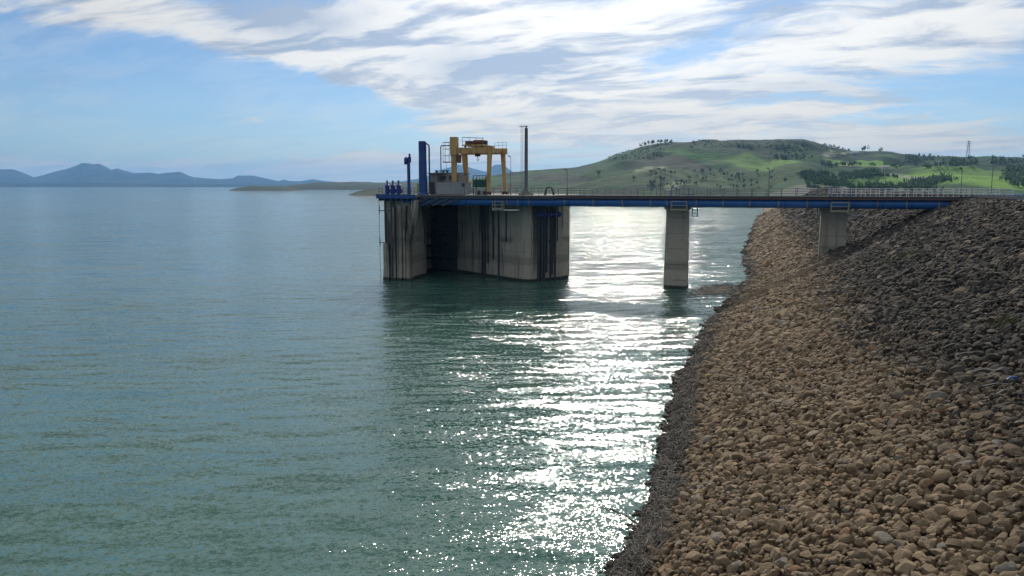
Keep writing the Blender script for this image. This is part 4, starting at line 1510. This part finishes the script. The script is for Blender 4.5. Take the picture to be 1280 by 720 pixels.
patch(1232, 225, 62, 150, (0.20, 0.30, 0.05), 0.1)
patch(1215, 214, 30, 90, (0.15, 0.22, 0.06), 0.3)
patch(1078, 203, 68, 110, (0.17, 0.26, 0.05), -0.2)
patch(1020, 222, 75, 55, (0.12, 0.18, 0.05))
patch(958, 210, 45, 60, (0.17, 0.25, 0.05), 0.2)
patch(935, 200, 40, 60, (0.14, 0.20, 0.05), 0.4)
patch(1030, 233, 130, 50, tuple(PB))
patch(985, 228, 60, 26, (0.10, 0.085, 0.075))
patch(880, 226, 150, 90, (0.085, 0.105, 0.045))
patch(1200, 193, 20, 12, (0.25, 0.17, 0.10))
patch(760, 226, 120, 60, (0.07, 0.085, 0.04))
# pale dirt tracks
for (pa, pb) in [((798, 214), (832, 209)), ((838, 235), (852, 229)), ((1030, 196), (1062, 190)), ((1058, 206), (1140, 222))]:
    a = hill_pt(*pa); c = hill_pt(*pb)
    for s in np.linspace(0, 1, 24):
        u0, v0_ = a[0] + (c[0] - a[0]) * s, a[1] + (c[1] - a[1]) * s
        k = (np.hypot(UU - u0, (VV - v0_) * 0.5) < 5.2)[..., None]
        C = np.where(k, np.array([0.32, 0.28, 0.21]), C)
C = C * np.array([0.72, 0.9, 0.75])
at = me.attributes.new('land', 'FLOAT_COLOR', 'POINT')
at.data.foreach_set('color', np.concatenate([C.reshape(-1, 3), np.ones((C.shape[0] * C.shape[1], 1))], 1).astype(np.float32).ravel())
me.materials.append(MATS['hill'])
me.shade_smooth()
hills = struct(link('hills', me))
hills['label'] = 'green farmed hills rising beyond the bridge'


# low headlands and an island on the left
def headland(name, label, x0, x1, v0, v1, yt, seed):
    xs = np.linspace(x0, x1, 70)
    vs_ = np.linspace(v0, v1, 26)
    XX, V2 = np.meshgrid(xs, vs_)
    U2 = (XX - 640) / 972 * V2
    s = np.clip(np.interp(XX, [q[0] for q in yt], [q[1] for q in yt]), 0, 400)
    tt = (V2 - v0) / (v1 - v0)
    env = np.sin(np.pi * np.clip(tt, 0, 1)) ** 0.6
    hmax = (CAM_H + (232 - s) / 972 * (v0 + v1) / 2)
    Hh = -3 + (hmax + 3) * env + (fbm(U2 / 60, V2 / 60, 4, seed) - 0.5) * 7 * env
    a, c = uv2w(U2, V2)
    m2 = grid_mesh(name, a, c, Hh)
    cc = np.ones((XX.size, 4), np.float32)
    k = np.clip((fbm(U2 / 70, V2 / 70, 4, seed + 3) - 0.35) * 4, 0, 1).reshape(-1, 1)
    lowk = np.clip((2.5 - Hh) / 2, 0, 1).reshape(-1, 1)
    col = np.array([0.035, 0.05, 0.025]) * k + np.array([0.06, 0.07, 0.035]) * (1 - k)
    cc[:, :3] = col * (1 - lowk) + np.array([0.12, 0.105, 0.08]) * lowk
    at2 = m2.attributes.new('land', 'FLOAT_COLOR', 'POINT')
    at2.data.foreach_set('color', cc.ravel())
    m2.materials.append(MATS['hill'])
    m2.shade_smooth()
    o2 = struct(link(name, m2))
    o2['label'] = label
    return o2


headland('headland', 'low brown headland just left of the intake tower', 424, 600, 1130, 1500, [(424, 247), (445, 240), (470, 236.5), (500, 234), (600, 226)], 5)
headland('island', 'low dark island in the reservoir under the blue mountains', 280, 385, 2250, 2700, [(280, 240), (296, 235), (312, 232.5), (345, 232.5), (372, 236), (385, 240)], 15)
headland('headland', 'long low wooded spit behind the island', 340, 640, 2800, 3600, [(340, 238), (365, 231), (400, 228), (440, 227.5), (480, 228.5), (640, 224)], 25)

# blue mountains far behind
MX = np.array([-400, -200, -60, 0.0, 15.6, 27.3, 41.0, 54.7, 72.3, 84.0, 95.7, 102.3, 111.3, 117.2, 124.2, 130.9, 138.7, 146.5, 156.2, 166.0, 175.8, 187.5, 197.3, 207.0, 224.6, 232.4, 240.2, 253.9, 273.4, 291.0, 295.7, 316.4, 324.2, 339.8, 347.7, 353.5, 361.3, 375.0, 390.6, 406.2, 429.7, 460, 500, 530, 548, 560, 572, 580, 592, 607, 618, 628, 640, 655, 690, 760, 1000, 1400])
MY = np.array([214, 206, 216, 212.0, 212.0, 215.9, 221.8, 218.7, 213.6, 211.2, 207.3, 203.8, 204.2, 205.8, 205.0, 208.1, 212.4, 210.5, 213.6, 216.3, 216.3, 215.5, 217.5, 215.9, 214.8, 218.3, 221.4, 222.6, 224.1, 223.0, 219.5, 219.5, 221.4, 224.9, 226.5, 224.1, 226.1, 226.5, 223.8, 226.5, 228.4, 229, 227, 222, 213, 210, 205.5, 207, 211, 215, 206, 206, 214, 220, 226, 230, 226, 222])


def range_mesh(name, label, xa, xb, n, v0, vr, v1, MX, MY, seed, rough):
    xs = np.linspace(xa, xb, n)
    vs_ = np.concatenate([np.linspace(v0, vr, 26), np.linspace(vr, v1, 12)[1:]])
    XX, V2 = np.meshgrid(xs, vs_)
    U2 = (XX - 640) / 972 * V2
    hm = CAM_H + (232 - np.interp(XX, MX, MY)) / 972 * vr
    t = np.where(V2 <= vr, (V2 - v0) / (vr - v0), 1 - (V2 - vr) / (v1 - vr) * 0.9)
    g = (fbm(U2 / 900, V2 / 1500, 5, seed) - 0.5) * rough * np.sin(np.pi * np.clip(t, 0, 1)) * hm
    sky_ = (fbm(U2 / 260, V2 * 0, 3, seed + 9) - 0.5) * 10
    Hh = hm * t ** 0.85 + g + sky_ * t - 3 * (1 - t)
    a, c = uv2w(U2, V2)
    m2 = grid_mesh(name, a, c, Hh)
    m2.materials.append(MATS['mountain'])
    m2.shade_smooth()
    o2 = struct(link(name, m2))
    o2['label'] = label


range_mesh('mountains', 'hazy blue mountain range on the far shore', -380, 1100, 740, 10200, 12300, 14200, MX, MY, 41, 0.9)
range_mesh('foothills', 'low hazy foothills under the blue mountains', -380, 640, 300, 8200, 9000, 10000, np.array([-400, 0, 40, 120, 160, 230, 300, 420, 640]), np.array([226, 228, 229.5, 228.5, 229.5, 230.5, 231, 230, 228]), 52, 0.5)


# ------------------------------------------------------------------ trees
def crown_mesh(seed, n=34, rx=1.0, rz=1.0):
    """crown of many small leaf clumps through a lumpy volume, unit size, base at 0"""
    r_ = random.Random(seed)
    vs, fs = [], []
    lobes = [(r_.gauss(0, 0.42) * rx, r_.gauss(0, 0.42) * rx, r_.uniform(0.45, 0.95) * rz, r_.uniform(0.28, 0.5)) for _ in range(6)]
    for _ in range(n):
        lx, ly, lz_, lr = r_.choice(lobes)
        c = Vector((lx, ly, lz_)) + Vector((r_.gauss(0, 1), r_.gauss(0, 1), r_.gauss(0, 0.8))).normalized() * lr * r_.uniform(0.5, 1.0)
        s = r_.uniform(0.10, 0.2)
        k0 = len(vs)
        for q in ((1, 0, 0), (-0.5, 0.87, 0), (-0.5, -0.87, 0), (0, 0, 1), (0, 0, -0.7)):
            vs.append(c + Vector(q) * s * r_.uniform(0.7, 1.4))
        fs += [(k0, k0 + 1, k0 + 3), (k0 + 1, k0 + 2, k0 + 3), (k0 + 2, k0, k0 + 3), (k0 + 1, k0, k0 + 4), (k0 + 2, k0 + 1, k0 + 4), (k0, k0 + 2, k0 + 4)]
    me_ = bpy.data.meshes.new('crown')
    me_.from_pydata([tuple(q) for q in vs], [], fs)
    me_.materials.append(MATS['leaf'])
    return me_


CROWNS = [crown_mesh(900 + i) for i in range(6)]
b = MB().tube((0, 0, -0.3), (0, 0, 0.5), 0.06, 0.035, n=6).tube((0, 0, 0.4), (0.22, 0.1, 0.8), 0.03, 0.015, n=5).tube((0, 0, 0.42), (-0.2, 0.05, 0.8), 0.03, 0.015, n=5).tube((0, 0, 0.45), (0.02, -0.2, 0.85), 0.028, 0.014, n=5)
TRUNK = b.mesh('trunk')
TRUNK.materials.append(MATS['bark'])


def tree(label, x, y, h, wd, group, cat='tree', name='hill_tree'):
    u, v, z = hill_pt(x, y)
    a, c = uv2w(u, v)
    t = thing(name, label, cat, (a, c, z - 0.2), group)
    t.rotation_euler.z = random.uniform(0, 6.28)
    for nm, me_ in (('crown', random.choice(CROWNS)), ('trunk', TRUNK)):
        o_ = bpy.data.objects.new(nm, me_)
        COL.objects.link(o_)
        o_.parent = t
        o_.scale = (wd, wd, h)
    return t


tr = random.Random(3)
spots = []
for _ in range(2000):
    if len(spots) >= 54:
        break
    x = min(max(tr.gauss(890, 48), 815), 965) if tr.random() < 0.8 else tr.uniform(720, 1010)
    y = tr.uniform(216, 237)
    if all(abs(x - q[0]) > 3.5 or abs(y - q[1]) > 2.5 for q in spots):
        spots.append((x, y))
for (x, y) in spots:
    tree('small dark tree scattered on the pale green lower hillside', x, y, tr.uniform(3.5, 6.5), tr.uniform(2.4, 4.6), 'scattered trees on the lower hillside')
tree('lone round tree on the skyline, the larger of a pair', 1080, 191, 13, 8, 'skyline trees')
tree('lone round tree on the skyline, the smaller of a pair', 1100, 191, 9.5, 6, 'skyline trees')
for x, y in [(1030, 183.5), (1036, 185), (1041, 186.5), (1047, 187.5), (1053, 188.5), (1060, 189.5), (1160, 197.5), (1166, 197.5), (1172, 197.5)]:
    tree('small bushy tree in the broken row along the right skyline', x, y, tr.uniform(4, 7), tr.uniform(4, 6), 'skyline row trees')
for x, y in [(800, 185), (805, 183.5), (810, 182), (815, 181), (821, 180.5), (826, 180), (832, 180.5), (838, 181)]:
    tree('tree in the clump on the left shoulder of the hilltop', x, y, tr.uniform(6, 9), tr.uniform(6, 8), 'hilltop clump trees')

# the woods: a mass of crowns on the steeper ground
wr = np.random.default_rng(8)
WV, WF = [], []
off = 0
cv = [np.array([q.co[:] for q in m_.vertices]) for m_ in CROWNS]
cf = [np.array([p_.vertices[:] for p_ in m_.polygons]) for m_ in CROWNS]
areas = [(1010, 1180, 206, 240, 900), (1000, 1100, 208, 222, 250), (1238, 1300, 198, 236, 420), (1130, 1180, 196, 206, 70), (1185, 1222, 199, 210, 90), (960, 1060, 176, 200, 260), (860, 960, 176, 186, 90), (760, 830, 183, 200, 130), (1085, 1240, 225, 241, 260)]
for (xa, xb, ya, yb, n) in areas:
    X0 = wr.uniform(xa, xb, n); Y0 = wr.uniform(ya, yb, n)
    for x, y in zip(X0, Y0):
        u, v, z = hill_pt(x, y)
        if vnoise(np.array([u / 45.0]), np.array([v / 70.0]), 91)[0] < 0.42:
            continue
        if (1040 < x < 1105 and 197 < y < 207) or (1196 < x < 1258 and 208 < y < 238):
            continue
        a, c = uv2w(u, v)
        i = wr.integers(0, len(cv))
        low = y < 201 and x < 1130             # low scrub on the crest
        s, hgt = (wr.uniform(1.6, 3.0), wr.uniform(1.6, 3.4)) if low else (wr.uniform(2.6, 4.6), wr.uniform(4, 8))
        WV.append(cv[i] * np.array([s, s, hgt]) + np.array([a, c, z - 1.0]))
        WF.append(cf[i] + off)
        off += len(cv[i])
me = np_mesh('woodland', np.concatenate(WV), np.concatenate(WF))
me.materials.append(MATS['wood_leaf'])
tag(link('woodland', me), 'dark green woodland and scrub covering the steeper hillsides', 'woodland', kind='stuff')


# farm buildings, pylon
def farm(label, x, y, lx, ly, hh, roof='roof_tile'):
    u, v, z = hill_pt(x, y)
    a, c = uv2w(u, v)
    z -= 0.5
    t = thing('farm_building', label, 'building', (a, c, z), 'farm buildings on the hills')
    MB().box(a - lx / 2, a + lx / 2, c - ly / 2, c + ly / 2, z, z + hh).build('wall', 'house_white', t)
    r_ = MB().hexa([(a - lx / 2 - 0.4, c - ly / 2 - 0.4, z + hh + 0.003), (a + lx / 2 + 0.4, c - ly / 2 - 0.4, z + hh + 0.003), (a + lx / 2 + 0.4, c + ly / 2 + 0.4, z + hh + 0.003), (a - lx / 2 - 0.4, c + ly / 2 + 0.4, z + hh + 0.003)],
              [(a - lx / 2 - 0.4, c - 0.1, z + hh + 2), (a + lx / 2 + 0.4, c - 0.1, z + hh + 2), (a + lx / 2 + 0.4, c + 0.1, z + hh + 2), (a - lx / 2 - 0.4, c + 0.1, z + hh + 2)])
    r_.build('roof', roof, t)
    for k in range(3):
        xx = a - lx / 2 + lx * (k + 0.5) / 3
        MB().box(xx - 0.6, xx + 0.6, c - ly / 2 - 0.06, c - ly / 2 - 0.003, z + 1.2, z + 2.6).build('window', 'dark_glass', t)


farm('long white farm shed in the valley left of the bright green field', 1152, 227, 22, 8, 4, 'house_white')
farm('small white house right of the long white shed', 1166, 229, 9, 7, 3.5)
farm('white house on the skyline under the twin trees', 1068, 193, 12, 7, 3.5, 'house_white')
farm('pale low house on the ridge left of the pylon', 1190, 199, 14, 7, 3.5)
farm('small white house amid the dark woodland on the slope', 1107, 213, 8, 6, 3.5, 'house_white')

u, v, z = hill_pt(1209, 198)
a, c = uv2w(u, v)
t = thing('electricity_pylon', 'lattice electricity pylon on the right skyline', 'pylon', (a, c, z))
HP = 36.0


def pw(k):
    return 3.6 * (1 - k) + 0.7 * k


for sx_ in (-1, 1):
    for sy_ in (-1, 1):
        MB().bar((a + sx_ * pw(0), c + sy_ * pw(0), z - 2), (a + sx_ * pw(1), c + sy_ * pw(1), z + HP), 0.45).build('leg', 'galvanised', t)
b = MB()
for i in range(8):
    k0, k1 = i / 8, (i + 1) / 8
    for sy_ in (-1, 1):
        b.bar((a - pw(k0), c + sy_ * pw(k0), z + HP * k0), (a + pw(k1), c + sy_ * pw(k1), z + HP * k1), 0.25)
        b.bar((a + pw(k0), c + sy_ * pw(k0), z + HP * k0), (a - pw(k1), c + sy_ * pw(k1), z + HP * k1), 0.25)
b.build('lattice', 'galvanised', t)
for zz, L_ in ((24, 5.5), (29, 6.5), (34, 4.5)):
    MB().bar((a - L_, c, z + zz), (a + L_, c, z + zz), 0.4).bar((a - L_, c, z + zz), (a, c, z + zz + 1.8), 0.25).bar((a + L_, c, z + zz), (a, c, z + zz + 1.8), 0.25).build('cross_arm', 'galvanised', t)

# ------------------------------------------------------------------ air
m = bpy.data.materials.new('haze')
m.use_nodes = True
m.node_tree.nodes.clear()
b = NB(m.node_tree)
o = b.node('ShaderNodeOutputMaterial')
pv = b.node('ShaderNodeVolumePrincipled')
pv.inputs['Color'].default_value = (0.26, 0.56, 1.0, 1)
pv.inputs['Density'].default_value = 6.5e-5
pv.inputs['Anisotropy'].default_value = 0.25
m.node_tree.links.new(pv.outputs[0], o.inputs['Volume'])
MATS['haze'] = m
o = MB().box(-17500, 17500, -17500, 17500, -14, 470).build('haze', 'haze')
o['kind'] = 'stuff'
o['label'] = 'thin blue haze over the reservoir'
